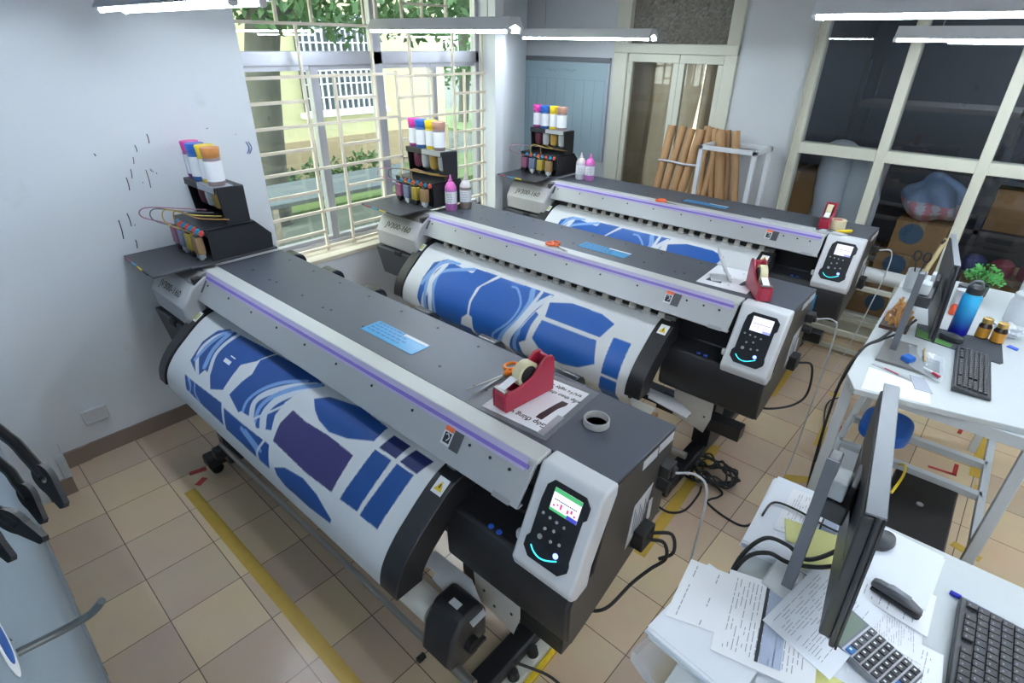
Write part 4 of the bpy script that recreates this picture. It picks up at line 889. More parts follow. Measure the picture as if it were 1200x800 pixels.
b = BM(); box(b, -1.22, -.86, 4.085, 4.115, ZT, ZT+.012); tag(obj('white_ruler', b, M['pale'], bevel=.002), 'long pale ruler strip along the farthest printer before the dispenser', 'ruler')

# ------------------------------------------------------------------ cables and things on the floor
def cable(pts, r, label, m_='rubber', name='cable'):
    b = BM(); tube(b, pts, r, 8, sm=8); tag(obj(name, b, M[m_]), label, 'cable')
def Z(px, py, z=.006): return (*pz(px, py, z), z)
coil = []
cx, cy = pz(838, 562)
t = thing('coiled_cable', 'black power cable heaped in loose coils on the floor between two printers', 'cable', (cx, cy, 0))
b = BM(); pts = [Z(800, 548, .02), Z(808, 560, .02)]
for k in range(52):
    a = k*.82; rr = .13+.05*math.sin(k*1.7); pts.append((cx-.03+rr*math.cos(a)*(.72+.15*math.sin(k*.9)), cy+rr*math.sin(a)*.8+.03*math.sin(k*2.3), .012+.05*(k/52)+.012*(k % 3)))
pts += [Z(845, 575), Z(842, 582), Z(832, 585), Z(830, 590), Z(850, 606), Z(872, 616), Z(890, 608), Z(905, 598), Z(920, 590)]
tube(b, pts, .006, 8, sm=5); obj('cord', b, M['rubber'], t)
b = BM(); tube(b, [Z(826, 545, .02), Z(812, 535, .05), Z(806, 527, .10)], .0055, 8); tube(b, [Z(824, 556, .02), Z(822, 540, .03), Z(810, 532, .06)], .0055, 8); obj('cord_tail', b, M['rubber'], t)
cable([(-.50, 1.40, .965), (-.44, 1.43, .97), (-.40, 1.44, .90), (-.395, 1.42, .60), (-.40, 1.40, .30), (-.42, 1.37, .03), (-.40, 1.22, .006)], .004, 'white cable hanging from the nearest printer to the floor', 'pale')
cable([(-.50, 1.28, .76), (-.46, 1.31, .75), (-.44, 1.30, .70), (-.47, 1.26, .66), (-.50, 1.20, .62), (-.53, 1.10, .57), (-.60, 1.08, .53), (-.72, 1.10, .5)], .006, 'black power lead looping from the side of the nearest printer')
cable([(-.50, 1.30, .775), (-.45, 1.34, .77), (-.43, 1.33, .71), (-.46, 1.29, .69)], .006, 'thick black plug lead beside the power lead of the nearest printer')
cable([Z(762, 583), Z(770, 592), Z(785, 600), Z(803, 597), Z(818, 580), Z(822, 570)], .006, 'black cable leaving the coil towards the nearest printer')
cable([Z(650, 755, .02), Z(626, 758, .05), Z(600, 775, .12)], .006, 'black cable to the power strip under the nearest printer')
cable([Z(660, 805), Z(640, 790, .03), Z(604, 776, .10)], .006, 'lower black cable to the power strip under the nearest printer')
cable([(-.50, 1.40+1.55, .965), (-.43, 1.43+1.55, .97), (-.40, 2.97, .90), (-.40, 2.95, .45), (-.41, 2.93, .05), (-.42, 2.80, .006)], .004, 'white cable hanging from the middle printer to the floor', 'pale')
cable([(-.50, 1.28+1.55, .76), (-.44, 2.86, .75), (-.42, 2.85, .60), (-.46, 2.80, .53), (-.56, 2.72, .50), (-.65, 2.70, .5)], .006, 'black power leads looping behind the middle printer end')
cable([(-.50, 1.40+3.02, .965), (-.43, 4.45, .96), (-.42, 4.45, .80), (-.46, 4.42, .40), (-.50, 4.40, .10), (-.52, 4.35, .006)], .004, 'white cable hanging from the farthest printer', 'pale')
cable([Z(1000, 352, .1), Z(985, 365, .03), Z(965, 378), Z(950, 390), Z(938, 405), Z(930, 408)], .006, 'black cables lying on the floor behind the middle printer')
cable([Z(998, 575, .1), Z(985, 460, .03), Z(968, 475), Z(963, 500), Z(960, 520)], .006, 'thin black cable on the floor at the left leg of the far desk') if False else None
cable([Z(982, 466, .006), Z(972, 470), Z(967, 480), Z(965, 500), Z(961, 521), Z(956, 540)], .005, 'thin black cable curling on the floor left of the far desk leg')
# power strip under the nearest printer
t = thing('power_strip', 'white power strip with black plugs under the end of the nearest printer', 'power strip', (-.745, .95, .0)); m = frame((-.805, .98, .03), (-.03, 1, 0), (-1, -.03, 0))
b = BM(); box(b, -.22, .24, -.032, .032, -.02, .02, mtx=m); obj('strip_body', b, mat('strip_white', s(206, 204, 192), .5), t, bevel=.004)
b = BM(); box(b, -.24, .30, -.052, -.036, -.03, -.008, mtx=m); obj('strip_edge', b, M['yellow'], t)
for k in range(3):
    b = BM(); cyl(b, m @ V(-.13+k*.12, 0, .02), m @ V(-.13+k*.12, 0, .052), .024, .018, n=14); obj('plug', b, M['rubber'], t)
# cardboard piece on the floor
b = BM(); a = pz(498, 374); box(b, a[0]-.22, a[0]+.25, a[1]-.05, a[1]+.22, 0, .05); box(b, a[0]-.24, a[0]+.0, a[1]-.06, a[1]+.05, .05, .055, mtx=None); tag(obj('cardboard_box', b, M['cardb'], bevel=.003), 'flat brown cardboard box on the floor between the nearest and middle printers', 'box')
t = thing('blue_strip_sticker', 'strip of four blue stickers on the front of the farthest printer housing', 'sticker', (-.70, 3.92, .66))
xs_, zs_ = pyy(950, 355, 3.02+.905)
for k in range(4):
    b = BM(); box(b, xs_-.022, xs_+.022, 3.02+.897, 3.02+.909, zs_-.075+k*.037, zs_-.043+k*.037); obj('blue_sticker', b, M['cyan'], t, smooth=0)
    b = BM(); box(b, xs_-.015, xs_+.012, 3.02+.896, 3.02+.8975, zs_-.064+k*.037, zs_-.055+k*.037); obj('sticker_print', b, M['paper'], t, smooth=0)

# ------------------------------------------------------------------ back of the room
# cardboard tubes leaning by the door
tubes = [(788, 147, 769, 222, .033), (801, 148, 778, 224, .031), (811, 151, 789, 226, .030), (822, 152, 797, 228, .034), (833, 149, 810, 230, .032), (829, 148, 818, 231, .026), (846, 152, 824, 232, .030), (845, 155, 842, 237, .036), (853, 153, 850, 238, .026), (863, 154, 860, 239, .028), (838, 151, 833, 236, .026)]
names = ['leftmost', 'second', 'third', 'fourth', 'fifth', 'sixth', 'seventh', 'eighth', 'ninth', 'rightmost', 'darkest middle']
order = sorted(range(len(tubes)), key=lambda i: tubes[i][0]); nm = {i: k for k, i in enumerate(order)}
words = ['leftmost', 'second from the left', 'third from the left', 'fourth from the left', 'fifth from the left', 'sixth from the left', 'middle right', 'fourth from the right', 'third from the right', 'second from the right', 'rightmost']
for i, (tx, ty, bx, by, r_) in enumerate(tubes):
    yt = 4.93+(.05 if i in (4, 5, 6, 8, 10) else 0); yb = 4.80+(.05 if i in (4, 5, 6, 8, 10) else 0)
    a = V(pyy(tx, ty, yt)[0], yt, pyy(tx, ty, yt)[1]); q = pyy(bx, by, yb); c = V(q[0], yb, q[1]); d = (c-a); e = a+d*(a.z/(a.z-c.z)); e.z = 0.012
    if e.y < 4.53: e.y = 4.6
    t = thing('cardboard_tube', f'kraft tube leaning by the door, {words[nm[i]]} by its top end', 'tube', tuple(e), 'cardboard tubes leaning by the door')
    b = BM(); n = 20; ax = (a-e).normalized(); u1_ = ax.orthogonal().normalized(); v1_ = ax.cross(u1_)
    r_ = r_*1.12; ring = lambda p, r__: [b.verts.new(p+(u1_*math.cos(2*PI*k/n)+v1_*math.sin(2*PI*k/n))*r__) for k in range(n)]
    R = [ring(e, r_*.9), ring(e, r_), ring(a, r_), ring(a, r_*.84), ring(a-ax*.12, r_*.84)]
    for k in range(4):
        for j in range(n): b.faces.new((R[k][j], R[k][(j+1) % n], R[k+1][(j+1) % n], R[k+1][j]))
    b.faces.new(R[4]); b.faces.new(R[0][::-1]); obj('tube_wall', b, M['kraft'], t)
b = BM(); A_ = V(pyy(772, 187, 4.83)[0], 4.83, pyy(772, 187, 4.83)[1]); B2 = V(pyy(817, 194, 4.83)[0], 4.83, pyy(817, 194, 4.83)[1])
tube(b, [A_, A_*.66+B2*.34+V(0, -.012, .004), A_*.33+B2*.67+V(0, -.012, -.004), B2], .011, 8); tag(obj('grey_band', b, M['alu']), 'grey band tied around the left part of the tube bundle', 'strap')
# white square-tube stand
t = thing('white_frame_stand', 'white square tube frame standing in front of the cardboard tubes', 'stand', (-1.74, 4.72, 0))
xa_, za_ = pyy(823, 168, 4.66); xb_, zb_ = pyy(886, 175, 4.66); zz = 1.46; w = .017
for (x, y) in ((xa_, 4.66), (xb_, 4.66), (xa_, 5.0), (xb_, 5.0)):
    b = BM(); box(b, x-w, x+w, y-w, y+w, 0, zz); obj('post', b, M['white'], t, bevel=.003)
for y in (4.66, 5.0):
    b = BM(); box(b, xa_-w, xb_+w, y-w, y+w, zz-2*w, zz); obj('top_rail', b, M['white'], t, bevel=.003)
    b = BM(); box(b, xa_, xb_, y-w*.8, y+w*.8, .25, .28); obj('lower_rail', b, M['white'], t, bevel=.003)
for x in (xa_, xb_):
    b = BM(); box(b, x-w, x+w, 4.66+w, 5.0-w, zz-2*w, zz); obj('side_rail', b, M['white'], t, bevel=.003)
# pipe rack with a white roll right of the farthest printer
t = thing('pipe_rack', 'low cream pipe rack against the glass partition right of the farthest printer', 'rack', (-.5, 4.85, 0))
b = BM()
for y in (4.70, 5.0):
    for x in (-.85, -.345): box(b, x-.018, x+.018, y-.018, y+.018, 0, .64)
for y in (4.70, 5.0):
    for z in (.56, .17, .03): box(b, -.85, -.345, y-.015, y+.015, z, z+.035)
for x in (-.85, -.345):
    for z in (.56, .17): box(b, x-.015, x+.015, 4.70, 5.0, z, z+.035)
obj('rack_frame', b, M['framew'], t, bevel=.004)
b = BM(); cyl(b, (-.95, 4.82, .655), (-.31, 4.82, .655), .055, n=28); tag(obj('white_roll', b, mat('vinyl_roll', s(206, 208, 208), .4)), 'white roll of material lying across the cream pipe rack', 'roll')
# behind the glass: boxes, wrapped rolls and a bag
def carton(x0, x1, y0, y1, z0, z1, label, dot=None, m_='cardb'):
    t = thing('cardboard_carton', label, 'box', ((x0+x1)/2, (y0+y1)/2, z0), 'cartons behind the glass partition')
    b = BM(); box(b, x0, x1, y0, y1, z0, z1); obj('carton', b, M[m_], t, bevel=.004, smooth=0)
    b = BM(); box(b, (x0+x1)/2-.025, (x0+x1)/2+.025, y0-.0015, y1+.001, z1-.09, z1+.0015); obj('packing_tape', b, mat('packing_tape', s(170, 138, 96), .3) if 'packing_tape' not in bpy.data.materials else bpy.data.materials['packing_tape'], t, smooth=0)
    if dot: 
        b = BM(); cyl(b, (dot[0], y0, dot[1]), (dot[0], y0-.003, dot[1]), dot[2], n=28); obj('round_print', b, mat('blue_print', s(60, 92, 120), .6) if 'blue_print' not in bpy.data.materials else bpy.data.materials['blue_print'], t, smooth=0)
carton(-1.62, -1.20, 5.45, 5.9, 0, 1.22, 'tall brown carton behind the left pane of the glass partition')
def at(px, py, y): return pyy(px, py, y)
y_ = 5.55
c1 = at(1072, 272, y_); x0_ = at(1040, 290, y_)[0]; x1_ = at(1108, 280, y_)[0]
carton(x0_, x1_, y_, y_+.4, .655, .93, 'upper brown carton with a round blue print behind the glass', (c1[0]-.02, c1[1]-.02, .085))
carton(x0_-.06, x1_+.02, y_-.02, y_+.42, .33, .65, 'brown carton with a round blue print below the upper one behind the glass', (x0_+.09, .56, .085))
carton(x0_-.5, x1_-.02, y_-.04, y_+.4, 0, .325, 'lowest brown carton of the stack behind the glass', (x0_+.05, .2, .075))
carton(x0_-.62, x0_-.10, y_+.05, y_+.45, .33, .60, 'grey brown carton left of the stack behind the glass', None)
carton(.02, .62, 5.5, 5.95, 0, .62, 'wide brown carton behind the far right pane, under the shelf')
carton(.70, 1.3, 5.5, 5.95, 0, .7, 'brown carton behind the glass past the far right pane')
carton(-.02, .62, 5.75, 6.15, .92, 1.24, 'brown carton on the store shelf behind the far right pane')
t = thing('store_shelf', 'dark shelf rack standing along the store room behind the glass partition', 'shelf', (-.2, 5.95, 0))
b = BM()
for x in (-1.15, -.05, 1.0, 2.0):
    for y in (5.72, 6.25): box(b, x-.02, x+.02, y-.02, y+.02, 0, 2.1)
obj('upright', b, mat('dark_slate', s(74, 72, 74), .6), t, smooth=0)
for z in (.88, 1.28, 1.75):
    b = BM(); box(b, -1.17, 2.0, 5.70, 6.27, z, z+.035); obj('shelf_board', b, mat('shelf_board', s(96, 90, 88), .6) if 'shelf_board' not in bpy.data.materials else bpy.data.materials['shelf_board'], t, smooth=0)
for i in range(4):
    x = .02+i*.17; c_ = ('#', (60, 64, 110), (120, 48, 64), (110, 44, 62), (70, 60, 100))[i+1]
    b = BM(); lathe(b, [(.0, 0), (.07, 0), (.075, .02), (.07, .09), (.04, .115), (0, .12)], (x, 5.42, .68), 16); box(b, x-.01, x+.01, 5.345, 5.35, .72, .74)
    tag(obj('fabric_roll', b, mat('bundle_fabric', s(*c_), .7)), f'{["blue", "dark red", "crimson", "violet"][i]} fabric bundle in the row behind the far right pane', 'fabric', 'fabric bundles behind the glass')
b = BM(); box(b, -.03, .72, 5.33, 5.50, .635, .68); 
for x in (0.0, .68): box(b, x-.02, x+.02, 5.35, 5.48, 0, .635)
tag(obj('ledge', b, mat('ledge_brown', s(104, 84, 66), .6)), 'narrow brown ledge carrying the fabric bundles behind the glass', 'shelf')
t = thing('plastic_bag', 'blue and pink plastic bag bulging on top of the carton stack behind the glass', 'bag', (c1[0], 5.62, .93))
b = BM(); bmesh.ops.create_icosphere(b, subdivisions=4, radius=1)
for v in b.verts:
    n_ = .16*math.sin(v.co.x*5+v.co.z*3)+.1*math.sin(v.co.y*7+1); v.co = V(c1[0]+.05+v.co.x*.2*(1+n_), 5.66+v.co.y*.15*(1+n_), 1.12+v.co.z*.18*(1+n_*.6))
for f in b.faces: f.material_index = 0 if f.calc_center_median().z > 1.10 else (1 if math.sin(f.calc_center_median().x*60) > 0 else 2)
obj('bag', b, [mat('bag_blue', s(150, 172, 206), .3), mat('bag_pink', s(222, 150, 160), .3), mat('bag_pale', s(214, 214, 224), .3)], t)
for k, (x, r_, h_) in enumerate(((-1.12, .13, 1.50), (-.88, .135, 1.46))):
    t = thing('wrapped_roll', ['left of two white plastic wrapped rolls upright behind the glass', 'right of two white plastic wrapped rolls upright behind the glass'][k], 'roll', (x, 5.5, 0), 'wrapped rolls behind the glass')
    b = BM(); n = 28; prof = [(r_*.95, 0), (r_, .05)]+[(r_*(1+.06*math.sin(q*1.9+k)), .1+q*(h_-.2)/9) for q in range(10)]+[(r_*.9, h_-.04), (r_*.4, h_), (0, h_+.01)]
    lathe(b, prof, (x, 5.5, 0), n)
    for v in b.verts: v.co.x += .012*math.sin(v.co.z*9+math.atan2(v.co.y-5.5, v.co.x-x)*5)
    obj('wrap', b, mat('white_wrap', s(226, 230, 234), .3) if k == 0 else bpy.data.materials['white_wrap'], t)
# plastic curtain and daylight gap behind the door
t = thing('plastic_curtain', 'grey plastic sheet curtain hanging behind the glazed door', 'curtain', (-2.5, 5.5, 2.2))
b = BM(); n = 90; top = []; bot = []
def curtain(x0, x1, y, z0, z1, ph, gap=0.0):
    N = 60; A = []; B_ = []
    for i in range(N+1):
        f_ = i/N; xt = x0+(x1-x0)*f_; xb = x0+(x1-gap-x0)*f_
        A.append(b.verts.new((xt, y+.05*math.sin(f_*19+ph)+.025*math.sin(f_*43+ph), z1))); B_.append(b.verts.new((xb, y+.07*math.sin(f_*17+ph)+.03*math.sin(f_*37), z0)))
    for i in range(N): b.faces.new((A[i], A[i+1], B_[i+1], B_[i]))
def curtain2(x0, x1, y, ph, gl, gr):
    N = 40; rows = [(2.55, 0), (1.80, 0), (1.2, .33), (0, 1.0)]; R = []
    for z, g in rows: R.append([b.verts.new((x0+gl*g+(x1-gr*g-x0-gl*g)*i/N, y+(.05*math.sin((x0+(x1-x0)*i/N)*14+ph)+.02*math.sin((x0+(x1-x0)*i/N)*37))*min(1, .3+abs(2.55-z)), z)) for i in range(N+1)])
    for k in range(3):
        for i in range(N): b.faces.new((R[k][i], R[k][i+1], R[k+1][i+1], R[k+1][i]))
sa_ = pyy(826, 105, 5.58)[0]; sb_ = pyy(838, 105, 5.58)[0]
curtain2(-3.9, sa_, 5.54, 0, 0, .17); curtain2(sa_-.01, sb_, 5.60, 1, 0, .10); curtain2(sb_-.01, -1.75, 5.57, 2, .06, 0)
obj('sheet', b, film('grey_plastic_sheet', s(190, 178, 158), .06, .35), t)
b = BM(); cyl(b, (-3.75, 5.56, 2.56), (-1.74, 5.56, 2.56), .015, n=10); obj('curtain_rod', b, M['steel'], t)
w3 = bpy.data.objects.new('window_glow', None); C.objects.link(w3); w3.location = (-2.6, 8.05, 1.5); w3['kind'] = 'structure'  # unseen window added to glow as daylight in the curtain gaps
b = BM(); box(b, -4.3, -1.9, 8.06, 8.09, .2, 2.3); obj('pane', b, mat('daylight_glow', (.1, .1, .1), .4, emit=s(250, 246, 214), es=1.6), w3, smooth=0)
b = BM(); box(b, -3.46, -3.4, 8.04, 8.1, .34, 2.36); box(b, -1.9, -1.84, 8.04, 8.1, .34, 2.36); box(b, -3.46, -1.84, 8.04, 8.1, .34, .4); box(b, -3.46, -1.84, 8.04, 8.1, 2.3, 2.36); box(b, -2.67, -2.63, 8.04, 8.1, .4, 2.3); obj('window_frame', b, M['framew'], w3)

# ------------------------------------------------------------------ desks
ZD = 1.0
def desk(label, x0, x1, y0, y1, rails, top_pts=None):
    t = thing('desk', label, 'desk', ((x0+x1)/2, (y0+y1)/2, 0), 'white desks')
    b = BM(); prism(b, top_pts or [(x0, y0), (x1, y0), (x1, y1), (x0, y1)], ZD-.025, ZD, 'z'); obj('desk_top', b, M['desk'], t, bevel=.003)
    for x in (x0+.03, x1-.06):
        for y in (y0+.05, y1-.05):
            b = BM(); box(b, x-.02, x+.02, y-.02, y+.02, 0, ZD-.025); obj('leg', b, M['legw'], t, bevel=.003)
    b = BM()
    for y in (y0+.05, y1-.05): box(b, x0+.03, x1-.06, y-.015, y+.015, ZD-.075, ZD-.025)
    for x in (x0+.03, x1-.06): box(b, x-.015, x+.015, y0+.05, y1-.05, ZD-.075, ZD-.025)
    obj('apron_rail', b, M['legw'], t, bevel=.002)
    if rails:
        b = BM()
        for y in rails: box(b, x0+.03, x1-.06, y-.018, y+.018, .385, .42)
        for x in (x0+.03, x1-.06): box(b, x-.015, x+.015, y0+.05, y1-.05, .385, .42)
        obj('lower_rail', b, M['legw'], t, bevel=.002)
    return t
desk('far white desk on square steel legs by the glass partition', -.245, .44, 2.36, 3.98, (2.83, 3.11), [(-.235, 2.40), (-.185, 2.29), (.44, 2.44), (.44, 3.98), (-.27, 3.98)])
desk('near white desk covered with paper stacks in the lower right corner', -.20, .46, .45, 1.56, ())
b = BM(); prism(b, [(.18, 1.545), (.46, 1.53), (.46, 1.536), (.18, 1.551)], ZD, ZD+.002, 'z'); obj('desk_line', b, M['ink'], None) if False else b.free()
def monitor(near, far, z0, z1, th, col, colh, label, arm_y, tilt=0.0):
    (xn, yn), (xf, yf) = near, far
    t = thing('monitor', label, 'monitor', (col[0], col[1], ZD), 'monitors on the desks')
    d = Vector((xf-xn, yf-yn, 0)); L = d.length; m = frame(((xn+xf)/2, (yn+yf)/2, z0), d, (-tilt, 0, 1)); h = z1-z0
    if m.to_3x3().col[2].x < 0: m = frame(((xn+xf)/2, (yn+yf)/2, z0), -d, (-tilt, 0, 1))        # local z looks to +x (screen side)
    b = BM(); box(b, -L/2, L/2, 0, h, -th*.35, 0, mtx=m); prism(b, [(-L/2+.01, .012), (L/2-.01, .012), (L/2-.01, h-.012), (-L/2+.01, h-.012)], -th, -th*.3, 'z', mtx=m); obj('shell', b, M['mon'], t, bevel=.004)
    b = BM(); w = .009
    box(b, -L/2, L/2, h, h+.004, -th*.9, 0.002, mtx=m); obj('top_edge', b, M['mons'], t)
    b = BM(); box(b, -L/2, L/2, 0, .022, 0, .004, mtx=m); box(b, -L/2, L/2, h-w, h, 0, .004, mtx=m); box(b, -L/2, -L/2+w, 0, h, 0, .004, mtx=m); box(b, L/2-w, L/2, 0, h, 0, .004, mtx=m); obj('bezel', b, M['mon'], t)
    b = BM(); box(b, -L/2+w, L/2-w, .022, h-w, 0, .0015, mtx=m); obj('screen', b, mat('screen_dim', s(24, 28, 34), .15, emit=s(90, 120, 160), es=.6) if 'screen_dim' not in bpy.data.materials else bpy.data.materials['screen_dim'], t, smooth=0)
    b = BM(); box(b, -L/2+.04, L/2-.04, h*.56, h*.565, -th-.001, -th+.001, mtx=m); obj('back_seam', b, M['mons'], t, smooth=0)
    cx, cy = col; b = BM(); box(b, cx-.012, cx+.012, cy-.022, cy+.022, ZD+.01, colh); obj('column', b, M['mon'], t, bevel=.004)
    b = BM(); box(b, cx-.0125, cx+.0125, cy-.024, cy-.021, ZD+.01, colh); obj('column_edge', b, M['mons'], t)
    b = BM(); hx = (m @ V(0, h*.6, -th)); ax = hx.x; zz = hx.z
    box(b, cx, ax+.004, min(cy, arm_y)-.02, max(cy, arm_y)+.02, zz-.03, zz+.02); box(b, ax-.012, ax+.004, arm_y-.05, arm_y+.05, zz-.05, zz+.05); obj('arm', b, M['mon'], t, bevel=.004)
    b = BM(); box(b, cx+.005, ax-.012, cy-.012, cy+.05, zz+.022, zz+.07); obj('cable_cover', b, M['legw'], t, bevel=.004)
    return t
mon_near = monitor((.046, .985), (-.022, 1.505), 1.088, 1.45, .034, (-.082, 1.15), 1.43, 'near black monitor seen from its back edge among the paper stacks', 1.22, .035)
mon_far = monitor((-.010, 2.85), (-.08, 3.37), 1.045, 1.40, .022, (-.135, 2.76), 1.37, 'far black monitor seen from its back edge beside the blue bottle', 2.95, .05)
b = BM(); MF = mon_far; prism(b, [(-.175, 2.60), (.005, 2.60), (.0, 2.66), (-.05, 2.78), (-.06, 2.86), (-.18, 2.86)], ZD+.001, ZD+.012, 'z'); obj('foot', b, mat('foot_grey', s(106, 106, 104), .35), MF)
b = BM(); prism(b, [(-.135, 1.10), (-.06, 1.085), (-.04, 1.14), (-.06, 1.20), (-.13, 1.20)], ZD+.012, ZD+.034, 'z'); obj('foot', b, M['pale'], mon_near, bevel=.006)
def keyboard(x0, y0, w, L, ang, label):
    t = thing('keyboard', label, 'keyboard', (x0, y0, ZD)); m = rotz((x0, y0, ZD+.002), ang)
    b = BM(); prism(b, [(0, 0), (w, 0), (w, .012), (0, .024)], -L, 0, 'y', mtx=m @ Matrix.Identity(4)); obj('case', b, M['mon'], t, bevel=.004)
    b = BM(); rows = 6; mi = 0
    for r_ in range(rows):
        xx = .012+r_*(w-.022)/rows; n = 20; yy = -.012
        zt = .024-.012*(xx/w)
        for k in range(n):
            wk = (L-.024)/n*(1 if not (r_ == 5 and 4 <= k <= 9) else 1)
            if (r_ == 0 and k in (1, 6, 15)) or k in (15,) and r_ in (2, 3): yy -= wk; continue
            box(b, xx, xx+(w-.022)/rows-.004, yy-wk+.0035, yy, zt-.002, zt+.007, 0, m); box(b, xx+.004, xx+.007, yy-wk*.6, yy-wk*.35, zt+.0068, zt+.0074, 1, m); yy -= wk
    k_ = obj('keys', b, [mat('key_black', s(34, 35, 38), .45) if 'key_black' not in bpy.data.materials else bpy.data.materials['key_black'], M['ink']], t, smooth=0)
    return t
keyboard(.075, 2.95, .125, .42, math.radians(4), 'black keyboard on the far desk')
keyboard(.243, 1.395, .16, .44, math.radians(1), 'black keyboard on the near desk at the lower right')
def sheet(pts, z, label, mi='paper', lines=0, th=.0008, table=False, cat='paper', name='paper_sheet', seed=1, curl=None):
    r = np.random.default_rng(seed); P = [V(*p, z) for p in pts]; up = V(0, 0, th)
    c = sum((p for p in P), V(0, 0, 0))/len(P)
    t = thing(name, label, cat, tuple(c)); b = BM()
    prism(b, [(p.x, p.y) for p in P], z, z+th, 'z'); obj('sheet', b, M[mi], t, smooth=0)
    if lines:
        u_ = P[1]-P[0]; v_ = P[3]-P[0]; b = BM(); q = lambda a, c2: P[0]+u_*a+v_*c2+up*1.5
        def st(a0, a1, c0, c1, mm=0): face(b, [q(a0, c0), q(a1, c0), q(a1, c1), q(a0, c1)], mm)
        for k in range(lines):
            c0 = .10+.8*k/lines; a = .08
            while a < .9:
                l = r.uniform(.03, .14); 
                if r.random() < .72: st(a, min(a+l, .93), c0, c0+min(.16/lines, .012))
                a += l+.02
        if table: st(.06, .95, table, table+.035, 1); st(.06, .95, table+.04, table+.25, 2)
        obj('printed_lines', b, [mat('pale_ink', s(168, 172, 184), .7) if 'pale_ink' not in bpy.data.materials else bpy.data.materials['pale_ink'], M['inkd'], mat('pale_table', s(178, 190, 214), .7) if 'pale_table' not in bpy.data.materials else bpy.data.materials['pale_table']], t, smooth=0)
    return t
def stack(x0, x1, y0, y1, z0, n, label, ang=0.0):
    t = thing('paper_stack', label, 'paper stack', ((x0+x1)/2, (y0+y1)/2, z0)); m0 = rotz(((x0+x1)/2, (y0+y1)/2, 0), ang); w, d = (x1-x0)/2, (y1-y0)/2
    r = np.random.default_rng(n); b = BM(); z = z0
    for k in range(n):
        dx, dy, a = r.uniform(-.006, .006), r.uniform(-.006, .006), r.uniform(-.02, .02); m = m0 @ Matrix.Translation((dx, dy, 0)) @ Matrix.Rotation(a, 4, 'Z'); h = r.uniform(.0015, .004)
        box(b, -w, w, -d, d, z, z+h*.85, 0, m); z += h
    obj('sheets', b, M['paperb'], t, smooth=0); return z
zs1 = stack(-.225, -.02, 1.21, 1.53, ZD+.0005, 9, 'paper stack under the monitor column at the back of the near desk', math.radians(3))
zs2 = stack(-.27, -.06, .80, 1.06, ZD+.0005, 9, 'thick paper stack overhanging the left edge of the near desk', math.radians(-6))
zs3 = stack(.03, .19, 1.30, 1.52, ZD+.0005, 8, 'plain white paper stack behind the near monitor', math.radians(-3))
zs4 = stack(-.06, .20, .80, 1.20, ZD+.0005, 5, 'low paper stack under the calculator', math.radians(2))
# plastic folder sticking out below the overhanging stack
b = BM(); prism(b, [(-.285, .775), (-.275, .865), (-.16, .80), (-.155, .70)], ZD-.06, ZD-.056, 'z'); prism(b, [(-.285, .775), (-.16, .685), (-.155, .70), (-.28, .79)], ZD-.06, ZD-.03, 'z')
t = thing('document_tray', 'clear plastic document tray poking out below the overhanging papers', 'tray', (-.22, .78, ZD-.06))
b.free(); b = BM(); prism(b, [(-.29, .77), (-.27, .90), (-.10, .85), (-.13, .70)], ZD-.055, ZD-.052, 'z'); obj('tray_floor', b, M['glassy'], t, smooth=0)
b = BM(); prism(b, [(-.29, .77), (-.13, .70), (-.129, .703), (-.289, .773)], ZD-.055, ZD-.02, 'z'); prism(b, [(-.29, .77), (-.27, .90), (-.273, .90), (-.293, .77)], ZD-.055, ZD-.02, 'z'); obj('tray_wall', b, M['glassy'], t, smooth=0)
sheet([(-.293, 1.055), (-.268, .865), (-.075, .93), (-.10, 1.10)], zs2+.001, 'white sheet with a pencil line on the overhanging stack, leftmost of the printed sheets', 'paper', 3, seed=2)
sheet([(-.205, 1.09), (-.155, .855), (.045, .90), (-.005, 1.15)], zs2+.003, 'printed form with dark table bars left of the near monitor', 'paper', 18, table=.42, seed=3)
sheet([(-.094, 1.0), (-.045, 1.245), (.115, 1.21), (.06, .955)], zs2+.006, 'printed sheet lying diagonally against the near monitor column', 'paperb', 18, seed=4)
sheet([(-.18, 1.50), (-.17, 1.30), (.0, 1.345), (-.02, 1.53)], zs1+.001, 'printed sheet under the near monitor column at the back of the desk', 'paper', 20, table=.6, seed=5)
sheet([(-.16, 1.36), (-.13, 1.28), (.02, 1.325), (0, 1.40)], zs1+.0025, 'upper yellow slip behind the near monitor column', 'papery', 0)
sheet([(-.10, 1.30), (-.085, 1.20), (.0, 1.27), (-.01, 1.34)], zs1+.004, 'lower yellow slip beside the near monitor column', 'papery', 0)
sheet([(.0, .98), (.0, .80), (.12, .80), (.12, .99)], zs4+.001, 'yellow sheet at the bottom edge before the calculator', 'papery', 0)
sheet([(.03, 1.29), (.05, 1.15), (.20, 1.14), (.185, 1.285)], zs4+.002, 'densely printed price list between stapler and calculator', 'paper', 26, seed=7)
sheet([(.10, 1.19), (.10, 1.02), (.25, 1.0), (.235, 1.20)], zs4+.001, 'printed sheet tucked under the near keyboard edge', 'paper', 14, seed=8)
sheet([(.03, 1.38), (.03, 1.24), (.20, 1.22), (.20, 1.36)], ZD+.018, 'white sheet with a ruled edge behind the stapler', 'paper', 8, seed=9)
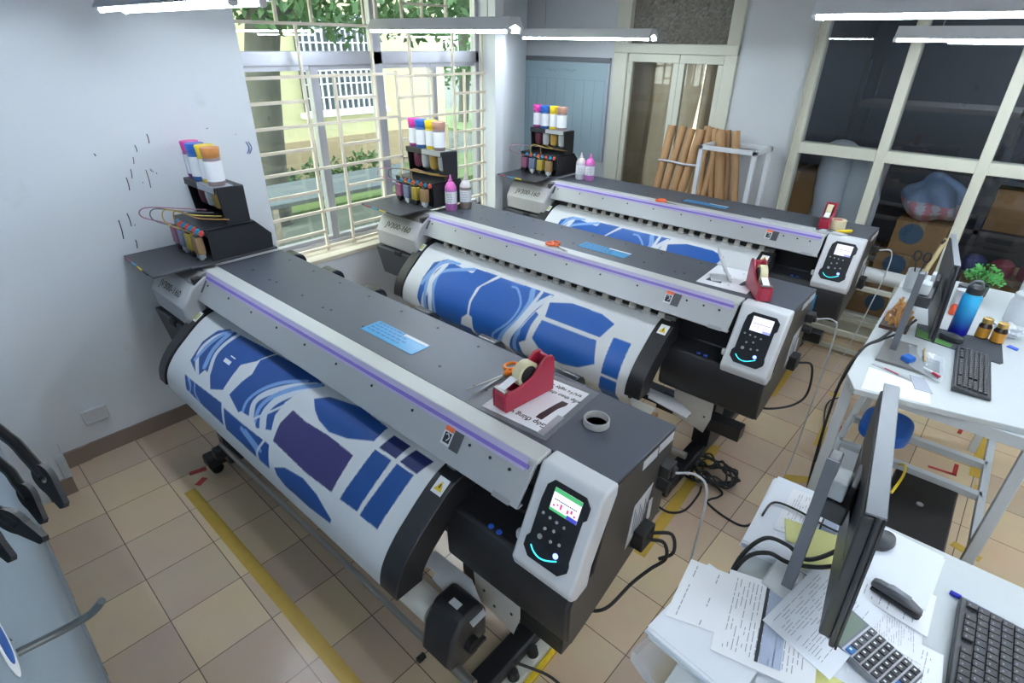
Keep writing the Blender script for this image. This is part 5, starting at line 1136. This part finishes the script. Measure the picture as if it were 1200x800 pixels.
# stapler
t = thing('stapler', 'dark grey stapler lying on papers behind the calculator', 'stapler', (.125, 1.272, ZD+.022)); m = rotz((.125, 1.268, ZD+.024), math.radians(-12)) @ Matrix.Scale(.84, 4)
b = BM(); prism(b, [(-.062, .0), (.06, .0), (.066, .008), (.05, .010), (-.062, .010)], -.014, .014, 'y', mtx=m); obj('base', b, M['blackm'], t, bevel=.002)
b = BM(); prism(b, [(-.066, .014), (.045, .018), (.064, .014), (.064, .024), (.02, .042), (-.05, .038), (-.066, .030)], -.013, .013, 'y', mtx=m); obj('cover', b, mat('stapler_grey', s(60, 60, 64), .35), t, bevel=.005)
b = BM(); prism(b, [(-.03, .040), (.02, .041), (.03, .044), (-.02, .046)], -.009, .009, 'y', mtx=m); obj('top_insert', b, M['mons'], t, bevel=.001)
# calculator
t = thing('calculator', 'grey desk calculator with dark keys at the bottom edge of the photo', 'calculator', (.13, 1.08, zs4)); m = rotz((.052, 1.165, zs4+.001), math.radians(-18))
b = BM(); prism(b, [(0, .028), (.165, .012), (.165, 0), (0, 0)], -.115, 0, 'y', mtx=m); obj('case', b, M['mons'], t, bevel=.006)
sl = (.012-.028)/.165; cz = lambda x: .028+sl*x
b = BM(); q = [m @ V(x, y, cz(x)+.0006) for x, y in ((.045, -.004), (.162, -.004), (.162, -.111), (.045, -.111))]; face(b, q); obj('face_plate', b, M['alu'], t, smooth=0)
b = BM(); face(b, [m @ V(x, y, cz(x)+.001) for x, y in ((.008, -.01), (.040, -.01), (.040, -.105), (.008, -.105))]); obj('display', b, mat('lcd_green_grey', s(120, 132, 120), .12), t, smooth=0)
for r_ in range(6):
    for k in range(5):
        x = .050+r_*.0188; y = -.009-k*.0205; b = BM()
        mm = m @ Matrix.Translation((x, y, cz(x))) 
        box(b, 0, .0145, -.0165, 0, 0, .005, mtx=mm); box(b, .004, .009, -.010, -.006, .0048, .0054, 1, mm); obj('key', b, [M['cyan2'] if (r_ == 0 and k == 4) or (r_ == 5 and k > 2) else (bpy.data.materials['key_black'] if r_ > 0 else M['dgrey']), M['paper']], t, smooth=0)
# mouse, pens on the near desk
t = thing('computer_mouse', 'dark mouse half hidden behind the near monitor', 'mouse', (.075, 1.43, ZD+.028)); b = BM(); lathe(b, [(.030, 0), (.033, .008), (.030, .022), (.018, .032), (0, .035)], (0, 0, 0), 24)
for v in b.verts: v.co = rotz((.062, 1.455, zs3), math.radians(70)) @ V(v.co.x*1.35, v.co.y*.85, v.co.z*.8)
obj('shell', b, M['mon'], t)
b = BM(); cyl(b, m @ V(0, 0, 0), m @ V(.001, 0, 0), .001); b.free()
t = thing('ballpoint_pen', 'blue capped pen beside the back edge of the near keyboard', 'pen', (.30, 1.40, ZD+.006)); b = BM(); cyl(b, (.245, 1.412, ZD+.006), (.38, 1.40, ZD+.006), .0045, n=10); obj('barrel', b, mat('pen_clear', s(120, 140, 190), .2), t); b = BM(); cyl(b, (.225, 1.414, ZD+.006), (.247, 1.412, ZD+.006), .006, n=10); obj('cap', b, mat('pen_blue', s(30, 40, 170), .3), t)
# desk cables
cable([(-.21, 1.10, ZD-.05), (-.20, 1.155, ZD+.03), (-.17, 1.22, ZD+.06), (-.12, 1.24, ZD+.055), (-.07, 1.23, ZD+.05), (-.02, 1.30, ZD+.06), (.02, 1.36, ZD+.12)], .0055, 'upper thick black cable crossing behind the near monitor column')
cable([(-.215, 1.08, ZD-.06), (-.19, 1.14, ZD+.035), (-.15, 1.18, ZD+.055), (-.10, 1.19, ZD+.05), (-.04, 1.22, ZD+.055), (.01, 1.26, ZD+.07)], .0055, 'lower thick black cable with a plug crossing behind the near monitor column')
cable([Z(905, 598), Z(898, 590, .3), (-.22, 1.38, ZD-.02), (-.205, 1.40, ZD+.03), (-.15, 1.41, ZD+.035), (-.06, 1.40, ZD+.035), (.0, 1.40, ZD+.04)], .003, 'thin black cable climbing from the floor over the papers of the near desk')

# ---- things on the far desk
tb = ZD+.0005
t = thing('water_bottle', 'blue shaded steel bottle with a black lid on the far desk', 'bottle', (.06, 3.16, tb)); b = BM(); bx_, by_ = .058, 3.16
bmx = mat('blue_gradient_bottle', s(30, 120, 200), .35); nt = bmx.node_tree; tc = nt.nodes.new('ShaderNodeTexCoord'); sx_ = nt.nodes.new('ShaderNodeSeparateXYZ'); rp = nt.nodes.new('ShaderNodeValToRGB'); mr = nt.nodes.new('ShaderNodeMapRange'); mr.inputs[2].default_value = .2
nt.links.new(tc.outputs['Object'], sx_.inputs[0]); nt.links.new(sx_.outputs[2], mr.inputs[0]); nt.links.new(mr.outputs[0], rp.inputs[0]); nt.links.new(rp.outputs[0], nt.nodes['Principled BSDF'].inputs['Base Color'])
rp.color_ramp.elements[0].color = (*s(24, 28, 140), 1); rp.color_ramp.elements[0].position = .15; rp.color_ramp.elements[1].color = (*s(50, 176, 226), 1); rp.color_ramp.elements[1].position = .85
lathe(b, [(.036, 0), (.038, .006), (.038, .185), (.034, .20), (.028, .206)], (bx_, by_, tb), 28); obj('bottle_body', b, bmx, t)
b = BM(); lathe(b, [(.030, .204), (.033, .206), (.033, .235), (.026, .243), (.0, .244)], (bx_, by_, tb), 24); obj('lid', b, M['black'], t)
b = BM(); tube(b, [(bx_-.02, by_, tb+.24), (bx_-.012, by_, tb+.262), (bx_+.012, by_, tb+.262), (bx_+.022, by_, tb+.24)], .006, 8); obj('carry_loop', b, M['mons'], t)
for k, (x, y) in enumerate(((.148, 3.185), (.205, 3.17))):
    t = thing('pill_bottle', ['left of the two amber labelled pill bottles on the far desk', 'right of the two amber labelled pill bottles on the far desk'][k], 'bottle', (x, y, tb), 'pill bottles on the far desk')
    b = BM(); lathe(b, [(.024, 0), (.026, .004), (.026, .062), (.020, .074), (.018, .08)], (x, y, tb), 24); obj('glass', b, M['brownglass'], t)
    b = BM(); lathe(b, [(.0264, .008), (.0264, .055)], (x, y, tb), 24); bmesh.ops.delete(b, geom=[f for f in b.faces if len(f.verts) > 4], context='FACES_ONLY')
    for f in b.faces: pass
    obj('label', b, M['pill'], t)
    b = BM(); lathe(b, [(.019, .076), (.021, .078), (.021, .098), (.018, .10), (0, .10)], (x, y, tb), 24); obj('cap', b, M['pillcap'], t)
t = thing('potted_plant', 'small bushy green plant behind the blue bottle', 'plant', (.075, 3.75, tb)); px_, py_ = .078, 3.75
b = BM(); lathe(b, [(.03, 0), (.04, .02), (.044, .075), (.038, .075), (.036, .06), (0, .06)], (px_, py_, tb), 24); obj('pot', b, M['dgrey'], t)
b = BM(); r = np.random.default_rng(5)
for k in range(240):
    a = r.uniform(0, 2*PI); e = r.uniform(-.1, 1.4); R_ = r.uniform(.04, .10); c = V(px_+R_*math.cos(a)*math.cos(e)*.85, py_+R_*math.sin(a)*math.cos(e)*1.1, tb+.10+R_*math.sin(e)*.85)
    d = V(math.cos(a+r.uniform(-.8, .8)), math.sin(a+r.uniform(-.8, .8)), r.uniform(-.3, .5)).normalized(); sd_ = d.orthogonal().normalized(); L_ = r.uniform(.012, .024)
    face(b, [c, c+d*L_*.5+sd_*L_*.32, c+d*L_, c+d*L_*.5-sd_*L_*.32])
for k in range(9): a = k*.7; tube(b, [(px_, py_, tb+.05), (px_+.03*math.cos(a), py_+.03*math.sin(a), tb+.11), (px_+.06*math.cos(a), py_+.06*math.sin(a), tb+.15)], .002, 5)
obj('foliage', b, M['green'], t, smooth=0)
t = thing('glass_jar', 'clear glass jar at the right edge on the far desk', 'jar', (.262, 3.5, tb)); b = BM(); lathe(b, [(.05, .0), (.055, .005), (.055, .11), (.047, .125), (.047, .135), (.044, .135), (.044, .12), (.052, .107), (.052, .006), (0, .006)], (.262, 3.5, tb), 28); obj('jar_wall', b, M['glassy'], t); b = BM(); lathe(b, [(.049, .13), (.05, .132), (.05, .15), (0, .152)], (.262, 3.5, tb), 28); obj('lid', b, M['glassy'], t)
b = BM(); prism(b, [(.235, 3.70), (.30, 3.68), (.30, 3.72), (.235, 3.74)], tb, tb+.19, 'z'); tag(obj('grey_card_box', b, M['pale'], bevel=.002), 'pale grey box standing behind the glass jar', 'box')
b = BM(); prism(b, [(.245, 3.15), (.285, 3.13), (.29, 3.155), (.255, 3.175)], tb, tb+.006, 'z'); tag(obj('plastic_clip', b, mat('cap_royal', s(40, 90, 200), .4), bevel=.002), 'small blue clip right of the amber pill bottles', 'clip')
t = thing('plastic_wrap', 'crumpled clear plastic wrap behind the amber pill bottles', 'plastic wrap', (.23, 3.28, tb)); b = BM(); bmesh.ops.create_icosphere(b, subdivisions=3, radius=1)
for v in b.verts: n_ = .25*math.sin(v.co.x*7+v.co.y*5)+.2*math.sin(v.co.z*9+v.co.x*4); v.co = V(.235+v.co.x*.045*(1+n_), 3.29+v.co.y*.05*(1+n_), tb+.03+v.co.z*.03*(1+n_*.5))
obj('wrap', b, film('crumpled_plastic', s(220, 226, 234), .35, .15), t, smooth=15)
# mouse pad + mouse
t = thing('mouse_pad', 'dark mouse pad with a green printed corner on the far desk', 'mouse pad', (.06, 3.03, tb)); b = BM(); P = [(-.10, 3.15), (-.085, 2.98), (.055, 2.955), (.235, 2.93), (.245, 2.95), (.228, 3.17), (.21, 3.185), (.0, 3.16)]; prism(b, P, tb, tb+.003, 'z'); obj('pad', b, mat('pad_dark', s(52, 56, 62), .8), t)
b = BM(); prism(b, [(-.095, 3.10), (-.08, 2.985), (.055, 2.96), (.06, 3.0), (-.02, 3.03)], tb+.0028, tb+.0034, 'z'); obj('pad_print', b, M['greend'], t, smooth=0)
t = thing('computer_mouse', 'black mouse on the mouse pad behind the far monitor', 'mouse', (.055, 3.04, tb)); b = BM(); lathe(b, [(.028, 0), (.031, .008), (.028, .022), (.016, .031), (0, .034)], (0, 0, 0), 24)
for v in b.verts: v.co = rotz((.045, 3.05, tb+.003), math.radians(-20)) @ V(v.co.x*1.6, v.co.y, v.co.z)
obj('shell', b, M['mon'], t)
# calculator in a bag, pens, ruler, packet, card
t = thing('bagged_calculator', 'small dark calculator in a clear bag left of the far keyboard', 'calculator', (.02, 2.66, tb)); b = BM(); prism(b, [(-.03, 2.77), (.0, 2.60), (.055, 2.60), (.04, 2.76)], tb+.001, tb+.010, 'z'); obj('case', b, mat('calc_navy', s(44, 54, 74), .3), t, bevel=.003)
b = BM()
for r_ in range(4):
    for k in range(3): x, y = -.012+r_*.002+k*.015+.006*r_*.3, 2.735-r_*.032; box(b, x, x+.011, y-.02, y, tb+.0098, tb+.0125)
obj('calc_keys', b, M['mons'], t, smooth=0)
b = BM(); prism(b, [(-.09, 2.84), (-.055, 2.62), (.06, 2.545), (.07, 2.60), (.045, 2.80)], tb+.013, tb+.0138, 'z'); obj('bag_film', b, film('bag_film', s(214, 220, 226), .72, .12), t, smooth=0)
b = BM(); tube(b, [(-.005, 2.63, tb+.019), (.05, 2.60, tb+.019)], .005, 8, sm=0); tube(b, [(.03, 2.605, tb+.020), (.055, 2.585, tb+.020)], .006, 8, 1, sm=0); tag(obj('red_marker', b, [M['paper'], M['red']]), 'red and white marker lying across the bagged calculator', 'pen')
b = BM(); tube(b, [(-.03, 2.83, tb+.018), (-.01, 2.70, tb+.018)], .0045, 8, sm=0); tag(obj('wooden_stick', b, M['wood']), 'pale wooden stick lying on the bagged calculator', 'stick')
t = thing('steel_ruler', 'steel ruler lying at the front of the far desk', 'ruler', (-.12, 2.55, tb)); b = BM(); prism(b, [(-.178, 2.555), (-.02, 2.50), (-.018, 2.515), (-.172, 2.575)], tb, tb+.0015, 'z'); obj('blade', b, M['alu'], t, smooth=0); b = BM(); prism(b, [(-.13, 2.545), (-.075, 2.525), (-.073, 2.535), (-.128, 2.556)], tb+.0014, tb+.0019, 'z'); obj('ruler_print', b, M['red'], t, smooth=0)
b = BM(); prism(b, [(-.095, 2.655), (-.06, 2.635), (-.04, 2.675), (-.075, 2.70)], tb+.0125, tb+.034, 'z'); tag(obj('blue_packet', b, M['blue'], bevel=.004), 'small blue packet on the grey foot of the far monitor', 'packet')
t = thing('card_holder', 'clear plastic card sleeve lying at the front of the far desk', 'card', (-.01, 2.5, tb)); b = BM(); prism(b, [(-.04, 2.56), (-.005, 2.45), (.055, 2.455), (.01, 2.57)], tb, tb+.003, 'z'); obj('sleeve', b, film('sleeve_clear', s(206, 212, 226), .3, .1), t, smooth=0)
sheet([(-.18, 2.52), (-.165, 2.31), (.06, 2.36), (.04, 2.50)], tb, 'white sheet taped at the front corner of the far desk', 'paper', 0)
# cup with scissors and cutters, amber ornament, small things at the back
t = thing('pen_cup', 'pale cup holding scissors and pens behind the far monitor', 'cup', (-.20, 3.62, tb)); b = BM(); lathe(b, [(.04, 0), (.043, .01), (.046, .12), (.042, .12), (.04, .012), (0, .012)], (-.20, 3.62, tb), 24); obj('cup', b, M['pale'], t)
b = BM(); 
for dx in (-.02, .02): tube(b, [V(-.205+dx*1.1+.016*math.cos(a), 3.61, tb+.20+.026*math.sin(a)) for a in np.linspace(0, 2*PI, 13)], .005, 6, sm=0)
tube(b, [(-.225, 3.61, tb+.17), (-.20, 3.62, tb+.03)], .004, 6, sm=0); tube(b, [(-.185, 3.61, tb+.17), (-.20, 3.62, tb+.03)], .004, 6, sm=0); tag(obj('scissors', b, M['rubber']), 'black-handled scissors standing in the pale cup on the far desk', 'scissors')
t = thing('utility_knife', 'pale wooden handled cutter standing up in the pale cup', 'knife', (-.17, 3.64, tb+.02)); b = BM(); cyl(b, (-.185, 3.63, tb+.03), (-.135, 3.68, tb+.30), .012, n=12); obj('handle', b, M['wood'], t); b = BM(); cyl(b, (-.140, 3.675, tb+.28), (-.15, 3.675, tb+.285), .016, n=12); obj('ring', b, M['rubber'], t)
b = BM(); box(b, -.13, -.04, 3.50, 3.56, tb, tb+.15); box(b, -.12, -.05, 3.495, 3.50, tb+.02, tb+.10, 1); tag(obj('paper_carton', b, [M['pale'], M['ink']], bevel=.003), 'crumpled white carton behind the far monitor column', 'box')
t = thing('carved_ornament', 'amber carved ornament in a clear case behind the far monitor column', 'ornament', (-.20, 3.05, tb)); b = BM(); box(b, -.235, -.12, 2.97, 3.13, tb, tb+.018); obj('plinth', b, mat('dark_wood', s(70, 48, 36), .5), t, bevel=.003)
b = BM(); r = np.random.default_rng(3)
for k in range(34):
    a = r.uniform(0, 2*PI); R_ = r.uniform(0, .042); hgt = r.uniform(.05, .15)*(1-R_*9); c = V(-.178+R_*math.cos(a), 3.05+R_*1.6*math.sin(a), tb+.018)
    tube(b, [c, c+V(.01*math.cos(a*3), .012*math.sin(a*2), hgt*.6), c+V(.018*math.cos(a*2), .015*math.sin(a*3), hgt)], r.uniform(.004, .009), 6, sm=3)
obj('carving', b, mat('amber_resin', s(206, 140, 44), .3), t)
b = BM(); box(b, -.23, -.125, 2.975, 3.125, tb+.0185, tb+.17); obj('case', b, film('case_clear', s(220, 226, 230), .88, .05), t, smooth=0)
b = BM(); lathe(b, [(.012, 0), (.016, .006), (.016, .04), (.010, .055), (0, .056)], (.01, 3.40, tb+.0), 14); tag(obj('orange_bottle', b, mat('orange_red', s(236, 90, 50), .4)), 'small orange bottle between the far monitor and the blue bottle', 'bottle')
b = BM(); 
for k in range(2): lathe(b, [(.0, 0), (.03, 0), (.03, .10), (.0, .10)], (.02-k*.0, 3.52+k*.09, tb), 14, k)
tag(obj('white_tub', b, [M['pale'], M['dgrey']]), 'pale and dark tubs standing behind the blue bottle', 'tub')
b = BM(); tube(b, [(.13, 3.34, tb+.01), (.155, 3.30, tb+.035), (.18, 3.33, tb+.03), (.20, 3.36, tb+.01)], .004, 6); tag(obj('key_ring', b, M['steel']), 'loop of metal keys behind the amber pill bottles', 'keys')
cable([(-.165, 2.75, ZD+.09), (-.19, 2.70, ZD+.06), (-.235, 2.63, ZD+.02), (-.262, 2.52, ZD-.12), (-.25, 2.44, ZD-.45), (-.23, 2.42, .3), (-.20, 2.42, .02)], .006, 'black cable dropping from the far monitor column down the left desk leg')
cable([(-.10, 2.88, ZD+.12), (-.14, 2.80, ZD+.07), (-.19, 2.72, ZD+.045), (-.24, 2.63, ZD+.01), (-.266, 2.50, ZD-.16)], .005, 'second black cable behind the far monitor column')

# ---- under the far desk
t = thing('stool', 'blue padded stool between the two desks', 'stool', (-.05, 2.80, 0)); b = BM(); prism(b, [(-.16+.19*(.5-.5*math.cos(0))+.105*math.copysign(abs(math.cos(a))**.6, math.cos(a)), 2.81+.135*math.copysign(abs(math.sin(a))**.6, math.sin(a))) for a in np.linspace(0, 2*PI, 28, endpoint=False)], .56, .62, 'z')
for v in b.verts: v.co.x += .11
obj('seat', b, M['blue'], t, bevel=.018, seg=3)
b = BM(); lathe(b, [(.09, .535), (.10, .558), (0, .5585)], (-.05, 2.81, 0), 24); cyl(b, (-.05, 2.81, .06), (-.05, 2.81, .54), .025, n=16); obj('pillar', b, M['black'], t)
b = BM(); 
for k in range(5): a = k*2*PI/5; cyl(b, (-.05, 2.81, .07), (-.05+.2*math.cos(a), 2.81+.2*math.sin(a), .045), .02, .014, n=10); cyl(b, (-.05+.2*math.cos(a)-.01, 2.81+.2*math.sin(a), .024), (-.05+.2*math.cos(a)+.01, 2.81+.2*math.sin(a), .024), .024, n=12)
obj('star_base', b, M['black'], t)
t = thing('carton', 'white carton with blue sides beside the left leg of the far desk', 'box', (-.13, 2.5, 0)); b = BM(); box(b, -.185, -.085, 2.44, 2.64, .10, .40); obj('blue_side', b, M['blue'], t, bevel=.003); b = BM(); box(b, -.187, -.083, 2.438, 2.642, .40, .50); obj('white_lid', b, M['pale'], t, bevel=.004); b = BM(); box(b, -.187, -.083, 2.438, 2.642, 0, .10); obj('box_foot', b, M['pale'], t)
t = thing('computer_tower', 'black computer tower under the front of the far desk', 'computer', (.16, 2.3, 0)); b = BM(); box(b, .045, .27, 2.06, 2.52, .05, .58); obj('case', b, mat('tower_black', s(20, 20, 22), .4), t, bevel=.006)
b = BM(); cyl(b, (.16, 2.33, .58), (.16, 2.33, .584), .012, n=16); obj('emblem', b, M['alu'], t); b = BM()
for x in (.07, .245):
    for y in (2.1, 2.48): cyl(b, (x, y, 0), (x, y, .05), .018, n=12)
obj('foot', b, M['rubber'], t)
cable([(.05, 2.60, .55), (.07, 2.50, .62), (.075, 2.40, .63), (.06, 2.30, .60)], .005, 'yellow cable looping over the black computer tower', 'yellow')

# ------------------------------------------------------------------ hooks and clamps on the partition beside the camera
def on(px, py, d):
    r_ = Vector(ray(px, py)); return Vector(CAM)+r_*d
def wallpt(p):
    return V(p.x-.01, -.02-math.tan(math.radians(1.5))*(p.x+3.51), p.z+.015)
steelr = mat('hook_steel', s(122, 128, 130), .35, .7)
t = thing('wall_hook', 'thin grey steel hook with a bent tip reaching in at the lower left corner', 'hook', tuple(on(0, 775, .75))); b = BM(); tube(b, [wallpt(on(-60, 805, .72)), on(-60, 805, .72), on(0, 775, .75), on(70, 740, .80), on(102, 722, .82), on(113, 712, .82), on(119, 704, .815)], .0058, 10); obj('rod', b, steelr, t)
def clamp(pts, w, d, label, hole):
    t = thing('plastic_clamp', label, 'clamp', tuple(on(*pts[0], d)), 'black clamps hanging at the left edge')
    P = [on(x, y, d) for x, y in pts]; b = BM(); rr = w*d/650
    n = len(P)
    for k in range(n-1): pass
    tube(b, [wallpt(P[0]), P[0]+V(0, -.012, .004)]+P[1:-1]+[P[-1]-(P[-1]-P[-2]).normalized()*rr*3.8], rr*.7, 8); obj('arm', b, M['blackm'], t)
    b = BM(); e = P[-1]; dr = (P[-1]-P[-2]).normalized(); sd_ = Vector(RT); up_ = Vector(fw)
    hc = e-dr*rr*2.2; fr_ = frame(tuple(hc), tuple(dr), tuple(dr.cross(up_)))
    n = 20
    outer = [(rr*2.0*math.cos(2*PI*k/n)*(1.3 if math.cos(2*PI*k/n) > 0 else 1.0), rr*1.05*math.sin(2*PI*k/n)) for k in range(n)]; inner = [(rr*.8*math.cos(2*PI*k/n), rr*.5*math.sin(2*PI*k/n)) for k in range(n)]
    for zz in (-rr*.5, rr*.5):
        for k in range(n):
            j = (k+1) % n; face(b, [fr_ @ V(*outer[k], zz), fr_ @ V(*outer[j], zz), fr_ @ V(*inner[j], zz), fr_ @ V(*inner[k], zz)])
    for R_ in (outer, inner):
        for k in range(n): j = (k+1) % n; face(b, [fr_ @ V(*R_[k], -rr*.5), fr_ @ V(*R_[j], -rr*.5), fr_ @ V(*R_[j], rr*.5), fr_ @ V(*R_[k], rr*.5)])
    prism(b, [(rr*1.7, -rr*.8), (rr*4.6, -rr*.42), (rr*4.8, 0), (rr*4.4, rr*.42), (rr*1.7, rr*.8)], -rr*.45, rr*.45, 'z', mtx=fr_); obj('jaw', b, M['blackm'], t)
clamp([(-14, 492), (10, 513), (32, 535), (50, 555), (64, 575)], 9, .62, 'topmost black clamp jaw at the left edge', True)
clamp([(-16, 525), (6, 548), (20, 565), (34, 582), (42, 595)], 8, .64, 'second black clamp jaw from the top at the left edge', True)
clamp([(-22, 585), (-6, 598), (8, 606), (22, 614), (32, 620)], 10, .60, 'third black clamp jaw from the top at the left edge', True)
clamp([(-26, 612), (-18, 622), (-10, 630), (-4, 636), (0, 640)], 9, .60, 'lowest black clamp jaw at the left edge', True)
# stickers on the partition
b = BM(); pz_ = lambda x, z: wm @ V(x, .0, z)
def onw(px, py):
    inv = wm.inverted(); c = inv @ Vector(CAM); r_ = inv.to_3x3() @ Vector(ray(px, py)); k = -c.y/r_.y; p = c+r_*k; return p.x, p.z
sxw, szw = onw(2, 752)
t = thing('round_sticker', 'round white and blue sticker on the partition at the left edge', 'sticker', tuple(wm @ V(sxw, .001, szw)))
b = BM(); cyl(b, wm @ V(sxw, .0005, szw), wm @ V(sxw, .0015, szw), .05, n=32); obj('sticker', b, M['paper'], t, smooth=0); b = BM(); cyl(b, wm @ V(sxw, .0012, szw), wm @ V(sxw, .0022, szw), .032, n=32); obj('blue_mark', b, M['blue'], t, smooth=0)

# ------------------------------------------------------------------ outdoors
b = BM(); box(b, -40, -4.6, -25, 40, -.35, -.05); gm_ = mat('yard_ground', s(76, 82, 74), .9, vary=(.6, .25)); struct('ground_yard', b, gm_, smooth=0)
b = BM()
for x0, x1, y0, y1 in ((-9.2, -7.4, -6, 14), (-16, -9.2, 11.4, 18)): box(b, x0, x1, y0, y1, -.05, .02)
tag(obj('lawn', b, mat('grass', s(84, 104, 56), .9, vary=(25, .4)), smooth=0), 'strip of green lawn along the yellow building outside the window', 'grass', kind='stuff')
bt = thing('neighbour_building', 'pale yellow building with a grilled window seen outside through the window', 'building', (-11, 3.5, 0))
b = BM(); box(b, -12.6, -9.4, -6, 8.6, -.1, 6); obj('wall', b, mat('yellow_render', s(196, 188, 146), .7, vary=(.8, .06)), bt, smooth=0)
b = BM(); box(b, -9.42, -9.34, -6, 8.6, -.1, .62); obj('plinth', b, mat('plinth_brown', s(160, 140, 110), .8, vary=(1.5, .2)), bt, smooth=0)
for (ya, yb, za, zb) in ((5.35, 7.0, 1.08, 2.55), (1.2, 2.9, 1.08, 2.55)):
    b = BM(); box(b, -9.40, -9.38, ya, yb, za, zb); wf_ = obj('window', b, mat('far_window', s(70, 84, 92), .15) if 'far_window' not in bpy.data.materials else bpy.data.materials['far_window'], bt, smooth=0)
    b = BM()
    for k in range(15): y = ya+(yb-ya)*k/14; box(b, -9.34, -9.32, y-.012, y+.012, za, zb)
    for k in range(8): z = za+(zb-za)*k/7; box(b, -9.345, -9.33, ya, yb, z-.01, z+.01)
    obj('window_bars', b, M['paper'], wf_, smooth=0)
    b = BM(); box(b, -9.4, -9.30, ya-.08, yb+.08, za-.1, za-.02); obj('window_sill', b, M['paper'], wf_, smooth=0)
def leaves(b, c, r_, n, sz, rr):
    for k in range(n):
        a, e = rr.uniform(0, 2*PI), math.asin(rr.uniform(-1, 1)); q = rr.uniform(.3, 1)**.5; p = V(c[0]+r_[0]*q*math.cos(a)*math.cos(e), c[1]+r_[1]*q*math.sin(a)*math.cos(e), c[2]+r_[2]*q*math.sin(e))
        d = V(*rr.normal(size=3)).normalized(); s2 = d.orthogonal().normalized(); l = sz*rr.uniform(.6, 1.3); face(b, [p, p+d*l*.5+s2*l*.22, p+d*l, p+d*l*.5-s2*l*.22])
leafm = mat('leaf_green', s(66, 100, 54), .55, vary=(3, .35))
rr = np.random.default_rng(11)
t = thing('tree', 'tree with a grey trunk at the left side outside the window', 'tree', (-7.3, 3.35, 0)); b = BM(); tube(b, [(-7.3, 3.5, -.1), (-7.28, 3.56, .9), (-7.3, 3.68, 1.85), (-7.25, 3.82, 2.6), (-7.2, 4.0, 3.8)], .20, 14); tube(b, [(-7.27, 3.75, 2.15), (-7.2, 4.15, 2.5), (-7.1, 4.7, 2.75)], .08, 10); obj('trunk', b, mat('bark', s(74, 74, 64), .9, vary=(9, .3), bump=(30, .5)), t)
b = BM(); leaves(b, (-7.1, 5.2, 2.80), (1.0, 2.7, .62), 3400, .15, rr); obj('foliage', b, leafm, t, smooth=0)
t = thing('tree', 'leafy tree at the right side outside the window beyond the building', 'tree', (-13, 12.6, 0)); b = BM(); tube(b, [(-13, 12.6, -.1), (-13, 12.7, 1.2), (-12.9, 12.6, 2.6)], .16, 12); obj('trunk', b, bpy.data.materials['bark'], t); b = BM(); leaves(b, (-13, 12.8, 2.6), (1.8, 2.4, 1.7), 2200, .22, rr); obj('foliage', b, leafm, t, smooth=0)
for k, (x, y, r_) in enumerate(((-8.4, 5.0, .30), (-8.5, 5.8, .26), (-8.3, 4.1, .28))):
    t = thing('shrub', f'{["middle", "right", "left"][k]} low shrub on the lawn outside the window', 'shrub', (x, y, 0), 'shrubs outside'); b = BM(); leaves(b, (x, y, .25), (r_, r_*1.3, .25), 260, .1, rr); obj('foliage', b, leafm, t, smooth=0)
    b = BM(); tube(b, [(x, y, -.02), (x, y, .2)], .02, 6, sm=0); obj('stem', b, bpy.data.materials['bark'], t)
t = thing('parked_trailer', 'long grey covered bench standing in the yard outside the window', 'bench', (-5.9, 3.3, 0)); b = BM(); prism(b, [(-6.2, .62), (-5.6, .62), (-5.6, .66), (-5.9, .80), (-6.2, .70)], 2.6, 4.6, 'y'); obj('cover', b, mat('yard_grey', s(86, 94, 96), .5), t); b = BM()
for x in (-6.15, -5.65):
    for y in (2.7, 4.5): box(b, x-.03, x+.03, y-.03, y+.03, -.05, .62)
obj('leg', b, M['steel'], t)

# ------------------------------------------------------------------ light
w = bpy.data.worlds.new('world'); SC.world = w; w.use_nodes = True; nt = w.node_tree; bg = nt.nodes['Background']
sk = nt.nodes.new('ShaderNodeTexSky'); sk.sky_type = 'HOSEK_WILKIE'; sk.turbidity = 6; sk.sun_direction = Vector((-.3, -.5, .8)).normalized()
hs = nt.nodes.new('ShaderNodeHueSaturation'); hs.inputs['Saturation'].default_value = .35
nt.links.new(sk.outputs[0], hs.inputs['Color']); nt.links.new(hs.outputs[0], bg.inputs[0]); bg.inputs[1].default_value = SKY
SC.view_settings.view_transform = 'Standard'; SC.view_settings.look = 'None'; SC.view_settings.gamma = 1; SC.view_settings.exposure = EXPO; SC.view_settings.use_curve_mapping = False
cy_ = SC.cycles; cy_.use_denoising = True; cy_.max_bounces = 8; cy_.transparent_max_bounces = 16; cy_.sample_clamp_indirect = 6; cy_.caustics_reflective = False; cy_.caustics_refractive = False
